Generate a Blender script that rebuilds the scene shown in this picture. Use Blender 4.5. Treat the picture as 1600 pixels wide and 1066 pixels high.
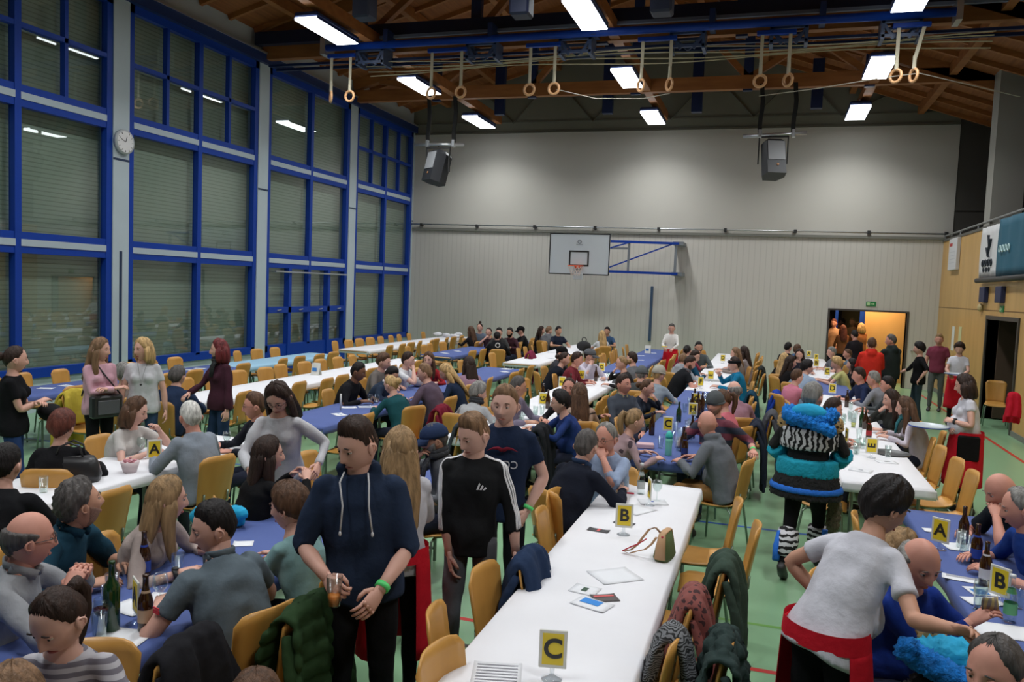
import bpy, math, random
import numpy as np
from mathutils import Matrix, Vector

for o in list(bpy.data.objects): bpy.data.objects.remove(o)
SC = bpy.context.scene
COL = SC.collection
random.seed(7)
PI = math.pi
# ------------------------------------------------------------------ camera
FPX, ROLL, EYE = 1260.0, 0.040, 2.4
def _basis():
    f = np.array([(1203-800)/FPX, -(463-533)/FPX, -1.0]); f /= np.linalg.norm(f)
    hz = np.array([1.0, -ROLL, 0.0])
    up = np.cross(hz, f); up /= np.linalg.norm(up)
    if up[1] < 0: up = -up
    return np.array([np.cross(f, up), f, up])
RB = _basis()
cam = bpy.data.cameras.new('camera'); camo = bpy.data.objects.new('camera', cam); COL.objects.link(camo)
M = Matrix([list(map(float, r)) for r in RB]).to_4x4(); M.translation = (0, 0, EYE)
camo.matrix_world = M
cam.sensor_width = 36; cam.lens = FPX/1600*36; cam.clip_end = 200; cam.clip_start = 0.05
SC.camera = camo
SC.view_settings.view_transform = 'Standard'; SC.view_settings.look = 'None'
SC.view_settings.gamma = 1; SC.view_settings.use_curve_mapping = False
SC.view_settings.exposure = 0.20
w = bpy.data.worlds.new('night'); SC.world = w; w.use_nodes = True
w.node_tree.nodes['Background'].inputs[0].default_value = (0.02, 0.025, 0.04, 1)
w.node_tree.nodes['Background'].inputs[1].default_value = 0.3
LAMP_W = 62.0
def area(name, loc, sx, sy, watt, spread, col=(1, 1, 1), rot=(0, 0, 0)):
    l = bpy.data.lights.new(name, 'AREA'); l.shape = 'RECTANGLE'; l.size = sx; l.size_y = sy
    l.energy = watt; l.spread = spread; l.color = col
    o = bpy.data.objects.new(name, l); COL.objects.link(o); o.location = loc; o.rotation_euler = rot
    o['kind'] = 'structure'
    return o
LAMPS = [(x, y, 7.15) for y in (22.5, 18.3, 14.0, 9.8, 5.6, 1.4) for x in (-8.4, -3.33, 1.85)]
for (x, y, z) in LAMPS:
    area('hall_light', (x, y, z-0.06), 0.42, 1.4, LAMP_W, math.radians(135), (0.97, 0.99, 1.0))
area('foyer_light', (2.6, 25.4, 2.85), 1.8, .8, 60, math.radians(175), (1.0, 0.66, 0.36))

def ray(u, v): return RB @ np.array([(u-800)/FPX, -(v-533)/FPX, -1.0])
def at(u, v, z):                      # point on the level z that the photo shows at (u, v)
    r = ray(u, v); t = (z-EYE)/r[2]; return (float(r[0]*t), float(r[1]*t), z)
def on_x(u, v, X):
    r = ray(u, v); t = X/r[0]; return (X, float(r[1]*t), float(EYE+r[2]*t))
def on_y(u, v, Y):
    r = ray(u, v); t = Y/r[1]; return (float(r[0]*t), Y, float(EYE+r[2]*t))

# ------------------------------------------------------------------ materials
MC = {}
def _new(name):
    m = bpy.data.materials.new(name); m.use_nodes = True
    return m, m.node_tree, m.node_tree.nodes['Principled BSDF']
def mat(name, col, rough=0.6, metal=0.0, var=0.0, vscale=8, bump=0.0, bscale=60, spec=0.5, trans=0, alpha=1, sheen=0, stretch=(1, 1, 1)):
    key = (name, tuple(col))
    if key in MC: return MC[key]
    m, nt, b = _new(name); N = nt.nodes; L = nt.links
    b.inputs['Base Color'].default_value = (*col, 1); b.inputs['Roughness'].default_value = rough
    b.inputs['Metallic'].default_value = metal; b.inputs['Specular IOR Level'].default_value = spec
    b.inputs['Transmission Weight'].default_value = trans; b.inputs['Alpha'].default_value = alpha
    if sheen: b.inputs['Sheen Weight'].default_value = sheen
    if var or bump:
        tc = N.new('ShaderNodeTexCoord'); mp = N.new('ShaderNodeMapping'); mp.inputs['Scale'].default_value = stretch
        L.new(tc.outputs['Object'], mp.inputs['Vector'])
    if var:
        nz = N.new('ShaderNodeTexNoise'); nz.inputs['Scale'].default_value = vscale; nz.inputs['Detail'].default_value = 4
        L.new(mp.outputs[0], nz.inputs['Vector'])
        mx = N.new('ShaderNodeMix'); mx.data_type = 'RGBA'
        mx.inputs[6].default_value = (*[c*(1-var) for c in col], 1); mx.inputs[7].default_value = (*[min(1, c*(1+var)) for c in col], 1)
        cr = N.new('ShaderNodeMapRange'); cr.inputs[1].default_value = .3; cr.inputs[2].default_value = .7
        L.new(nz.outputs['Fac'], cr.inputs[0]); L.new(cr.outputs[0], mx.inputs[0]); L.new(mx.outputs[2], b.inputs['Base Color'])
    if bump:
        nb = N.new('ShaderNodeTexNoise'); nb.inputs['Scale'].default_value = bscale; nb.inputs['Detail'].default_value = 3
        L.new(mp.outputs[0], nb.inputs['Vector'])
        bp = N.new('ShaderNodeBump'); bp.inputs['Strength'].default_value = bump; bp.inputs['Distance'].default_value = .01
        L.new(nb.outputs['Fac'], bp.inputs['Height']); L.new(bp.outputs[0], b.inputs['Normal'])
    MC[key] = m
    return m
def stripes(name, cols, axis, period, rough=.8, bump=0.0, duty=.5, coord='Object', noise=0.0):
    key = ('st', name)
    if key in MC: return MC[key]
    m, nt, b = _new(name); N = nt.nodes; L = nt.links
    b.inputs['Roughness'].default_value = rough
    tc = N.new('ShaderNodeTexCoord'); sp = N.new('ShaderNodeSeparateXYZ'); L.new(tc.outputs[coord], sp.inputs[0])
    src = sp.outputs[axis]
    if noise:
        nz = N.new('ShaderNodeTexNoise'); nz.inputs['Scale'].default_value = 14; L.new(tc.outputs[coord], nz.inputs['Vector'])
        ma = N.new('ShaderNodeMath'); ma.operation = 'MULTIPLY_ADD'; ma.inputs[1].default_value = noise
        L.new(nz.outputs['Fac'], ma.inputs[0]); L.new(src, ma.inputs[2]); src = ma.outputs[0]
    d = N.new('ShaderNodeMath'); d.operation = 'DIVIDE'; d.inputs[1].default_value = period; L.new(src, d.inputs[0])
    f = N.new('ShaderNodeMath'); f.operation = 'FRACT'; L.new(d.outputs[0], f.inputs[0])
    g = N.new('ShaderNodeMath'); g.operation = 'GREATER_THAN'; g.inputs[1].default_value = duty; L.new(f.outputs[0], g.inputs[0])
    mx = N.new('ShaderNodeMix'); mx.data_type = 'RGBA'; mx.inputs[6].default_value = (*cols[0], 1); mx.inputs[7].default_value = (*cols[1], 1)
    L.new(g.outputs[0], mx.inputs[0]); L.new(mx.outputs[2], b.inputs['Base Color'])
    if bump:
        bp = N.new('ShaderNodeBump'); bp.inputs['Strength'].default_value = bump; bp.inputs['Distance'].default_value = .01
        L.new(f.outputs[0], bp.inputs['Height']); L.new(bp.outputs[0], b.inputs['Normal'])
    MC[key] = m
    return m
def spots(name, c0, c1, scale, thr=.35, rough=.9):
    key = ('sp', name)
    if key in MC: return MC[key]
    m, nt, b = _new(name); N = nt.nodes; L = nt.links; b.inputs['Roughness'].default_value = rough
    tc = N.new('ShaderNodeTexCoord'); v = N.new('ShaderNodeTexVoronoi'); v.inputs['Scale'].default_value = scale
    nz = N.new('ShaderNodeTexNoise'); nz.inputs['Scale'].default_value = scale*.8
    L.new(tc.outputs['Object'], nz.inputs['Vector'])
    mm = N.new('ShaderNodeMix'); mm.data_type = 'RGBA'; mm.inputs[0].default_value = .06
    L.new(tc.outputs['Object'], mm.inputs[6]); L.new(nz.outputs['Color'], mm.inputs[7]); L.new(mm.outputs[2], v.inputs['Vector'])
    g = N.new('ShaderNodeMath'); g.operation = 'GREATER_THAN'; g.inputs[1].default_value = thr; L.new(v.outputs['Distance'], g.inputs[0])
    mx = N.new('ShaderNodeMix'); mx.data_type = 'RGBA'; mx.inputs[6].default_value = (*c1, 1); mx.inputs[7].default_value = (*c0, 1)
    L.new(g.outputs[0], mx.inputs[0]); L.new(mx.outputs[2], b.inputs['Base Color'])
    MC[key] = m
    return m
def glassmat(name, tint=(1, 1, 1), refl=1.0, rough=0.0):
    key = ('g', name)
    if key in MC: return MC[key]
    m = bpy.data.materials.new(name); m.use_nodes = True; nt = m.node_tree; N = nt.nodes; L = nt.links
    for n in list(N): N.remove(n)
    o = N.new('ShaderNodeOutputMaterial'); t = N.new('ShaderNodeBsdfTransparent'); t.inputs[0].default_value = (*tint, 1)
    g = N.new('ShaderNodeBsdfGlossy'); g.inputs['Roughness'].default_value = rough; g.inputs[0].default_value = (refl, refl, refl, 1)
    lw_ = N.new('ShaderNodeLayerWeight'); lw_.inputs[0].default_value = .5
    pw = N.new('ShaderNodeMath'); pw.operation = 'POWER'; pw.inputs[1].default_value = 3.5; L.new(lw_.outputs['Facing'], pw.inputs[0])
    fr = N.new('ShaderNodeMath'); fr.operation = 'MULTIPLY_ADD'; fr.inputs[1].default_value = .9; fr.inputs[2].default_value = .045; L.new(pw.outputs[0], fr.inputs[0])
    mx = N.new('ShaderNodeMixShader'); L.new(fr.outputs[0], mx.inputs[0]); L.new(t.outputs[0], mx.inputs[1]); L.new(g.outputs[0], mx.inputs[2])
    L.new(mx.outputs[0], o.inputs[0]); MC[key] = m
    return m
def emis(name, col, s):
    key = ('e', name)
    if key in MC: return MC[key]
    m, nt, b = _new(name); b.inputs['Base Color'].default_value = (*col, 1)
    b.inputs['Emission Color'].default_value = (*col, 1); b.inputs['Emission Strength'].default_value = s
    MC[key] = m
    return m
def woodmat(name, c0, c1, scale=(1, 1, 1), rough=.5, wscale=3.0):
    key = ('w', name)
    if key in MC: return MC[key]
    m, nt, b = _new(name); N = nt.nodes; L = nt.links; b.inputs['Roughness'].default_value = rough
    tc = N.new('ShaderNodeTexCoord'); mp = N.new('ShaderNodeMapping'); mp.inputs['Scale'].default_value = scale
    L.new(tc.outputs['Object'], mp.inputs['Vector'])
    nz = N.new('ShaderNodeTexNoise'); nz.inputs['Scale'].default_value = wscale; nz.inputs['Detail'].default_value = 6
    L.new(mp.outputs[0], nz.inputs['Vector'])
    cr = N.new('ShaderNodeValToRGB'); cr.color_ramp.elements[0].color = (*c0, 1); cr.color_ramp.elements[1].color = (*c1, 1)
    cr.color_ramp.elements[0].position = .3; cr.color_ramp.elements[1].position = .7
    L.new(nz.outputs['Fac'], cr.inputs[0]); L.new(cr.outputs[0], b.inputs['Base Color'])
    MC[key] = m
    return m
def s2l(r, g, b):
    f = lambda c: (c/255/12.92) if c/255 <= .04045 else ((c/255+.055)/1.055)**2.4
    return (f(r), f(g), f(b))

# ------------------------------------------------------------------ mesh helpers
class MB:
    def __init__(s): s.v = []; s.f = []; s.m = []; s.n = 0
    def add(s, v, f, mi=0):
        v = np.asarray(v, float); s.v.append(v)
        k = s.n
        s.f += [tuple(i+k for i in q) for q in f]; s.m += [mi]*len(f); s.n += len(v)
        return s
    def box(s, x0, x1, y0, y1, z0, z1, mi=0):
        v = [(x, y, z) for x in (x0, x1) for y in (y0, y1) for z in (z0, z1)]
        return s.add(v, [(0, 1, 3, 2), (4, 6, 7, 5), (0, 4, 5, 1), (2, 3, 7, 6), (0, 2, 6, 4), (1, 5, 7, 3)], mi)
    def rbox(s, x0, x1, y0, y1, z0, z1, r=.01, mi=0):
        # box with chamfered edges all round
        c = [(x0+x1)/2, (y0+y1)/2, (z0+z1)/2]; h = [(x1-x0)/2, (y1-y0)/2, (z1-z0)/2]; r = min(r, min(h)*.9)
        v = []; idx = {}
        for sx in (-1, 1):
            for sy in (-1, 1):
                for sz in (-1, 1):
                    for a in range(3):
                        p = [c[i]+(sx, sy, sz)[i]*(h[i]-(0 if i == a else r)) for i in range(3)]
                        idx[(sx, sy, sz, a)] = len(v); v.append(p)
        f = []
        for a in range(3):
            b, d = [(1, 2), (2, 0), (0, 1)][a]
            for sg in (-1, 1):
                q = []
                for (sb, sd) in ((-1, -1), (1, -1), (1, 1), (-1, 1)):
                    k = [0, 0, 0]; k[a] = sg; k[b] = sb; k[d] = sd; q.append(idx[(*k, a)])
                f.append(tuple(q if sg > 0 else q[::-1]))
            for sb in (-1, 1):
                for sd in (-1, 1):
                    def I(sa, ax):
                        k = [0, 0, 0]; k[a] = sa; k[b] = sb; k[d] = sd; return idx[(*k, ax)]
                    f.append((I(-1, b), I(1, b), I(1, d), I(-1, d)))
        for sx in (-1, 1):
            for sy in (-1, 1):
                for sz in (-1, 1): f.append(tuple(idx[(sx, sy, sz, a)] for a in range(3)))
        return s.add(v, f, mi)
    def loft(s, P, Rr, xa=(1, 0, 0), seg=16, mi=0, cap=True, power=1.0, tang=None):
        P = [np.array(p, float) for p in P]; n = len(P); vs = []
        xa = np.array(xa, float)
        for i in range(n):
            t = (P[min(i+1, n-1)]-P[max(i-1, 0)]) if tang is None else np.array(tang[i], float)
            t = t/(np.linalg.norm(t)+1e-9)
            x = xa-t*np.dot(xa, t)
            if np.linalg.norm(x) < 1e-3: x = np.cross(t, [0.3, .9, .2])
            x /= np.linalg.norm(x); y = np.cross(t, x)
            rx, ry = Rr[i] if hasattr(Rr[i], '__len__') else (Rr[i], Rr[i])
            a = np.arange(seg)*2*PI/seg
            ca, sa = np.cos(a), np.sin(a)
            if power != 1: ca = np.sign(ca)*abs(ca)**power; sa = np.sign(sa)*abs(sa)**power
            vs.append(P[i]+np.outer(ca*rx, x)+np.outer(sa*ry, y))
        v = np.concatenate(vs); f = []
        for i in range(n-1):
            for j in range(seg):
                k = (j+1) % seg; f.append((i*seg+j, i*seg+k, (i+1)*seg+k, (i+1)*seg+j))
        if cap: f += [tuple(range(seg))[::-1], tuple((n-1)*seg+j for j in range(seg))]
        return s.add(v, f, mi)
    def tube(s, P, r, seg=8, mi=0):
        if not hasattr(r, '__len__'): r = [r]*len(P)
        return s.loft(P, r, (0.13, .2, 1) if abs(np.array(P[-1])-np.array(P[0]))[2] < .5*np.linalg.norm(np.array(P[-1])-np.array(P[0]))+1e-6 else (1, 0, 0), seg, mi)
    def ell(s, c, r, nu=12, nv=8, mi=0, rot=None):
        v = []; 
        for i in range(nv+1):
            th = -PI/2+PI*i/nv
            for j in range(nu):
                ph = 2*PI*j/nu; v.append((math.cos(th)*math.cos(ph)*r[0], math.cos(th)*math.sin(ph)*r[1], math.sin(th)*r[2]))
        v = np.array(v)
        if rot is not None: v = v@np.array(rot).T
        v = v+np.array(c)
        f = [(i*nu+j, i*nu+(j+1) % nu, (i+1)*nu+(j+1) % nu, (i+1)*nu+j) for i in range(nv) for j in range(nu)]
        return s.add(v, f, mi)
    def lathe(s, prof, c=(0, 0, 0), seg=14, mi=0):
        return s.loft([(c[0], c[1], c[2]+z) for r, z in prof], [max(r, 1e-4) for r, z in prof], (1, 0, 0), seg, mi, True, 1.0, [(0, 0, 1)]*len(prof))
    def torus(s, c, R, r, axis=(0, 1, 0), nu=28, nv=8, mi=0):
        ax = np.array(axis, float); ax /= np.linalg.norm(ax)
        e1 = np.cross(ax, [0.1, 0.2, 1.0]); e1 /= np.linalg.norm(e1); e2 = np.cross(ax, e1); v = []
        for i in range(nu):
            a = 2*PI*i/nu; d = e1*math.cos(a)+e2*math.sin(a)
            for j in range(nv):
                b = 2*PI*j/nv; v.append(np.array(c)+d*(R+r*math.cos(b))+ax*r*math.sin(b))
        f = [(i*nv+j, i*nv+(j+1) % nv, ((i+1) % nu)*nv+(j+1) % nv, ((i+1) % nu)*nv+j) for i in range(nu) for j in range(nv)]
        return s.add(v, f, mi)
    def beam(s, a, b, w, h, mi=0, up=(0, 0, 1)):
        a = np.array(a, float); b = np.array(b, float); t = b-a; t /= np.linalg.norm(t); up = np.array(up, float)
        x = np.cross(t, up); x /= np.linalg.norm(x); y = np.cross(x, t); v = []
        for p in (a, b):
            for sx, sy in ((-1, -1), (1, -1), (1, 1), (-1, 1)): v.append(p+x*sx*w/2+y*sy*h/2)
        return s.add(v, [(3, 2, 1, 0), (4, 5, 6, 7), (0, 1, 5, 4), (1, 2, 6, 5), (2, 3, 7, 6), (3, 0, 4, 7)], mi)
    def sheet(s, G, th, mi=0, nrm=None):
        # G: rows x cols x 3 grid thickened by th
        G = np.array(G, float); R_, C_, _ = G.shape
        du = np.gradient(G, axis=1); dv = np.gradient(G, axis=0); n = np.cross(du, dv); n /= (np.linalg.norm(n, axis=2, keepdims=True)+1e-9)
        A = G+n*th/2; B = G-n*th/2; v = np.concatenate([A.reshape(-1, 3), B.reshape(-1, 3)]); K = R_*C_; f = []
        for i in range(R_-1):
            for j in range(C_-1):
                a = i*C_+j; f.append((a, a+1, a+C_+1, a+C_)); f.append((K+a, K+a+C_, K+a+C_+1, K+a+1))
        bd = [j for j in range(C_)]+[i*C_+C_-1 for i in range(1, R_)]+[(R_-1)*C_+j for j in range(C_-2, -1, -1)]+[i*C_ for i in range(R_-2, 0, -1)]
        for i in range(len(bd)):
            a, b = bd[i], bd[(i+1) % len(bd)]; f.append((a, K+a, K+b, b))
        return s.add(v, f, mi)
    def arr(s): return np.concatenate(s.v)
    def xf(s, Rm=None, t=(0, 0, 0)):
        V = s.arr()
        if Rm is not None: V = V@np.array(Rm).T
        s.v = [V+np.array(t)]; return s
    def join(s, o, Rm=None, t=(0, 0, 0), mi=None, flip=False):
        V = o.arr()
        if Rm is not None: V = V@np.array(Rm).T
        f = [q[::-1] for q in o.f] if flip else o.f
        k = s.n; s.v.append(V+np.array(t)); s.f += [tuple(i+k for i in q) for q in f]; s.m += (o.m if mi is None else [mi]*len(f)); s.n += len(V)
        return s
    def mesh(s, name, mats, smooth=True):
        me = bpy.data.meshes.new(name); V = s.arr()
        me.from_pydata([tuple(p) for p in V.tolist()], [], s.f)
        for m in (mats if isinstance(mats, (list, tuple)) else [mats]): me.materials.append(m)
        me.polygons.foreach_set('material_index', s.m); me.polygons.foreach_set('use_smooth', [smooth]*len(s.f)); me.update()
        return me
def fixn(me):
    import bmesh
    b = bmesh.new(); b.from_mesh(me); bmesh.ops.recalc_face_normals(b, faces=b.faces); b.to_mesh(me); b.free()
def obj(name, mb, mats, parent=None, smooth=False, loc=None, rz=None, fix=True):
    me = mb.mesh(name, mats, smooth) if isinstance(mb, MB) else mb
    if fix and isinstance(mb, MB): fixn(me)
    o = bpy.data.objects.new(name, me); COL.objects.link(o)
    if parent is not None: o.parent = parent
    if loc is not None: o.location = loc
    if rz is not None: o.rotation_euler = (0, 0, rz)
    if smooth and isinstance(mb, MB) and smooth == 'auto':
        pass
    return o
def tag(o, label=None, cat=None, group=None, kind=None):
    if label: o['label'] = label
    if cat: o['category'] = cat
    if group: o['group'] = group
    if kind: o['kind'] = kind
    return o
def thing(name, loc, rz=0, label=None, cat=None, group=None):
    o = bpy.data.objects.new(name, None); COL.objects.link(o); o.location = loc; o.rotation_euler = (0, 0, rz); o.empty_display_size = .1
    return tag(o, label, cat, group)
def struct(name, mb, mats, smooth=False): return tag(obj(name, mb, mats, None, smooth), kind='structure')
def dup(root, loc, rz, label, group=None):
    r = root.copy(); COL.objects.link(r); r.location = loc; r.rotation_euler = (0, 0, rz); r['label'] = label
    if group: r['group'] = group
    for ch in list(root.children):
        c = ch.copy(); COL.objects.link(c); c.parent = r
        for g in list(ch.children):
            d = g.copy(); COL.objects.link(d); d.parent = c
    return r
def remesh(mb, voxel, iters=4, fac=.5):
    me = mb.mesh('tmp', [], False); fixn(me)
    o = bpy.data.objects.new('tmp', me); COL.objects.link(o)
    m = o.modifiers.new('r', 'REMESH'); m.mode = 'VOXEL'; m.voxel_size = voxel
    if iters: s_ = o.modifiers.new('s', 'SMOOTH'); s_.factor = fac; s_.iterations = iters
    dg = bpy.context.evaluated_depsgraph_get(); dg.update()
    ev = o.evaluated_get(dg); out = bpy.data.meshes.new_from_object(ev)
    bpy.data.objects.remove(o); bpy.data.meshes.remove(me)
    out.materials.clear()
    out.polygons.foreach_set('use_smooth', [True]*len(out.polygons))
    return out
FONTC = {}
def text_mb(txt, size, mi=0, depth=.002, bold=0.0):
    c = bpy.data.curves.new('t', 'FONT'); c.body = txt; c.size = size; c.extrude = depth; c.align_x = 'CENTER'; c.align_y = 'CENTER'; c.offset = bold
    o = bpy.data.objects.new('t', c); COL.objects.link(o)
    dg = bpy.context.evaluated_depsgraph_get(); dg.update()
    me = bpy.data.meshes.new_from_object(o.evaluated_get(dg)); bpy.data.objects.remove(o)
    mb = MB(); mb.add([tuple(v.co) for v in me.vertices], [tuple(p.vertices) for p in me.polygons], mi); bpy.data.meshes.remove(me)
    return mb
def rx(a): c, s = math.cos(a), math.sin(a); return np.array([[1, 0, 0], [0, c, -s], [0, s, c]])
def ry(a): c, s = math.cos(a), math.sin(a); return np.array([[c, 0, s], [0, 1, 0], [-s, 0, c]])
def rzm(a): c, s = math.cos(a), math.sin(a); return np.array([[c, -s, 0], [s, c, 0], [0, 0, 1]])
def snap(u, v, z=.75, pad=.05):      # the photo's point on a table top, kept on the nearest table
    p = at(u, v, z); best = None
    for (n, xc, y0, y1) in TC:
        x = min(max(p[0], xc-.37+pad), xc+.37-pad); y = min(max(p[1], y0+pad), y1-pad); d = math.hypot(x-p[0], y-p[1])
        if best is None or d < best[0]: best = (d, x, y)
    if best[0] > .3: print('SNAPFAR', u, v, [round(q, 2) for q in p], round(best[0], 2))
    return (best[1], best[2], z)
ORD = ['first', 'second', 'third', 'fourth', 'fifth', 'sixth', 'seventh', 'eighth', 'ninth', 'tenth', 'eleventh', 'twelfth', 'thirteenth', 'fourteenth']
# ------------------------------------------------------------------ the hall
XL, XR, YB = -11.4, 4.4, 24.5
M_blue = mat('blue_frame_paint', s2l(14, 60, 156), .45, var=.03, spec=.3)
M_navy = mat('dark_blue_steel', s2l(24, 44, 86), .4)
M_wall = stripes('ribbed_wall_panel', [s2l(202, 198, 190), s2l(192, 188, 180)], 0, .16, .75, bump=.25, duty=.85)
M_wall2 = mat('smooth_wall_panel', s2l(194, 191, 182), .7, var=.02, vscale=.6)
M_gable = mat('grey_gable_boards', s2l(120, 120, 106), .85, var=.05, vscale=1)
M_lwall = mat('pale_blue_grey_panel', s2l(182, 196, 202), .5, var=.03, vscale=2)
M_floor = mat('green_sports_floor', s2l(132, 172, 134), .28, var=.05, vscale=.5, spec=.45)
M_red = mat('red_line_paint', s2l(190, 50, 45), .35)
M_yel = mat('olive_line_paint', s2l(110, 160, 80), .35)
M_blk = mat('black_line_paint', (.02, .02, .02), .35)
M_ply = woodmat('birch_plywood_wall', s2l(196, 154, 92), s2l(210, 168, 104), (.3, 2.0, .3), .4, 2)
M_beam = woodmat('glulam_timber', s2l(140, 86, 42), s2l(168, 108, 56), (.6, 2, 4), .6, 2)
M_deck = woodmat('roof_boards', s2l(124, 72, 34), s2l(156, 96, 48), (8, .3, 1), .7, 2)
M_chrome = mat('chromed_steel', (.7, .7, .7), .2, 1.0)
M_dark = mat('dark_void', (.012, .012, .012), .9)
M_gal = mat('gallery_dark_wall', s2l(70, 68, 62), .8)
M_shut = stripes('closed_roller_shutter', [s2l(176, 184, 172), s2l(150, 158, 146)], 2, .075, .45, bump=.6, duty=.75)
M_glass = glassmat('window_glass', (.86, .9, .88))
M_alu = mat('brushed_aluminium', (.6, .62, .64), .3, .8)

# floor with its painted lines
f = MB().box(-14, 9, -3, 30, -.1, 0, 0)
def line(mb, a, b, w, mi):
    a = np.array(a+(0.0,), float); b = np.array(b+(0.0,), float); d = (b-a)/np.linalg.norm(b-a); n = np.array([-d[1], d[0], 0])*w/2
    z = np.array([0, 0, .0012]); mb.add([a-n+z, a+n+z, b+n+z, b-n+z], [(0, 3, 2, 1)], mi)
line(f, (3.88, -3.), (3.88, 24.4), .06, 1)
line(f, (-10.9, 5.3), (3.88, 5.3), .05, 1)
line(f, (-1.6, 6.05), (4.4, 6.05), .04, 2)
line(f, (.6, 2.), (.6, 22.), .04, 2)
line(f, (-10, 8.6), (3.0, 8.6), .05, 4)
line(f, (-8, 4.9), (-1.3, 4.9), .05, 3)
line(f, (-10, 15.8), (3.6, 15.8), .05, 3)
struct('floor', f, [M_floor, M_red, M_yel, M_blk, mat('blue_line_paint', s2l(50, 90, 170), .35)])

# far wall with the foyer opening
d0, d1, dz = 1.64, 3.63, 2.08
def zroof(x): return 7.95+.281*(x-XL) if x < -3.5 else 7.45+.345*(XR-x)
wb = MB().box(XL-.3, d0, YB, YB+.25, 0, 4.15, 0).box(d1, XR, YB, YB+.25, 0, 4.15, 0).box(d0, d1, YB, YB+.25, dz, 4.15, 0)
wb.box(XL-.3, 4.6, YB, YB+.25, 4.15, 7.2, 1)
g = [(XL-.3, 7.2), (4.6, 7.2), (4.6, 7.4), (-3.5, zroof(-3.5)), (XL-.3, zroof(XL-.3))]
wb.add([(x, YB+.02, z) for x, z in g]+[(x, YB+.25, z) for x, z in g], [(0, 1, 2, 3, 4), (9, 8, 7, 6, 5)]+[(i, 5+i, 5+(i+1) % 5, (i+1) % 5) for i in range(5)], 2)
struct('wall_back', wb, [M_wall, M_wall2, M_gable])
t = MB().box(XL, 4.6, YB-.03, YB, 7.19, 7.24).box(XL, 4.6, YB-.02, YB, 7.52, 7.56)
for n in (-8.0, -5.45, -3.1, -.74, 1.6):
    t.beam((n, YB-.01, 7.5), (n-1.1, YB-.01, min(zroof(n-1.1), 8.7)), .02, .1, 0, (0, 1, 0)); t.beam((n, YB-.01, 7.5), (n+1.1, YB-.01, min(zroof(n+1.1)-.05, 8.7)), .02, .1, 0, (0, 1, 0))
struct('trim_1', t, mat('gable_moulding', s2l(100, 98, 86), .8))
t = MB().box(d0-.05, d0, YB-.03, YB+.27, 0, dz+.05).box(d1, d1+.05, YB-.03, YB+.27, 0, dz+.05).box(d0, d1, YB-.03, YB+.27, dz, dz+.05)
struct('trim_2', t, mat('dark_door_frame', (.06, .05, .045), .5))
# curtain rail along the far wall
r = thing('curtain_rail', (0, YB, 4.2), 0, 'long pale rail with dark brackets across the grey far wall', 'rail')
b = MB().tube([(XL, -.09, .1), (4.5, -.09, .06)], .022, 8); obj('tube', b, M_alu, r, True)
b = MB().box(XL, 4.4, -.07, 0, -.09, -.02); obj('ledge', b, mat('grey_ledge', s2l(120, 120, 112), .6), r)
for i in range(9):
    x = XL+.4+i*1.93; obj('bracket', MB().box(x-.04, x+.04, -.12, 0, .03, .12), mat('dark_bracket', (.03, .03, .03), .5), r)
# foyer behind the opening
fy = MB().box(-1.5, 6, 29, 29.2, 0, 3, 0).box(-1.7, -1.5, YB+.25, 29.2, 0, 3, 0).box(6, 6.2, YB+.25, 29.2, 0, 3, 0).box(-1.7, 6.2, YB+.25, 29.2, 3, 3.1, 1)
struct('wall_foyer', fy, [mat('foyer_wall', s2l(60, 42, 34), .7), mat('foyer_ceiling', s2l(90, 70, 50), .8)])
fp = MB().box(2.72, 5.5, 25.9, 26.0, 0, 2.9)
struct('wall_foyer_panel', fp, woodmat('foyer_ply', s2l(205, 165, 105), s2l(222, 182, 120), (.5, 1, .3), .5, 2))
fw = thing('door_frame', (2.2, 25.98, 0), 0, 'dark blue glazed door frame inside the lit foyer', 'door frame')
obj('frame', MB().box(-.9, .5, 0, .06, 2.2, 2.35).box(.38, .52, 0, .06, 0, 2.9).box(-.3, -.22, 0, .06, 0, 2.3), M_blue, fw)
obj('pane', MB().box(-.9, .38, .02, .03, .05, 2.2), glassmat('foyer_glass', (.5, .5, .5)), fw)

# escape sign over the opening
def exit_sign(loc, rz, label):
    o = thing('exit_sign', loc, rz, label, 'sign', 'green escape signs')
    obj('plate', MB().rbox(-.13, .13, -.02, 0, -.065, .065, .005), mat('escape_green', s2l(30, 130, 70), .4), o)
    p = MB().box(-.10, -.03, -.024, -.0195, -.045, .045).box(.0, .05, -.024, -.0195, -.01, .01)
    p.add([(.05, -.024, -.03), (.05, -.024, .03), (.09, -.024, 0)], [(0, 2, 1)]); p.box(-.085, -.06, -.028, -.024, -.03, .02)
    obj('pictogram', p, mat('sign_white', s2l(190, 220, 170), .5), o)
    return o
p = on_y(1361, 475, YB); exit_sign((p[0], YB, p[2]), 0, 'green escape sign above the foyer opening in the far wall')

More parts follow.
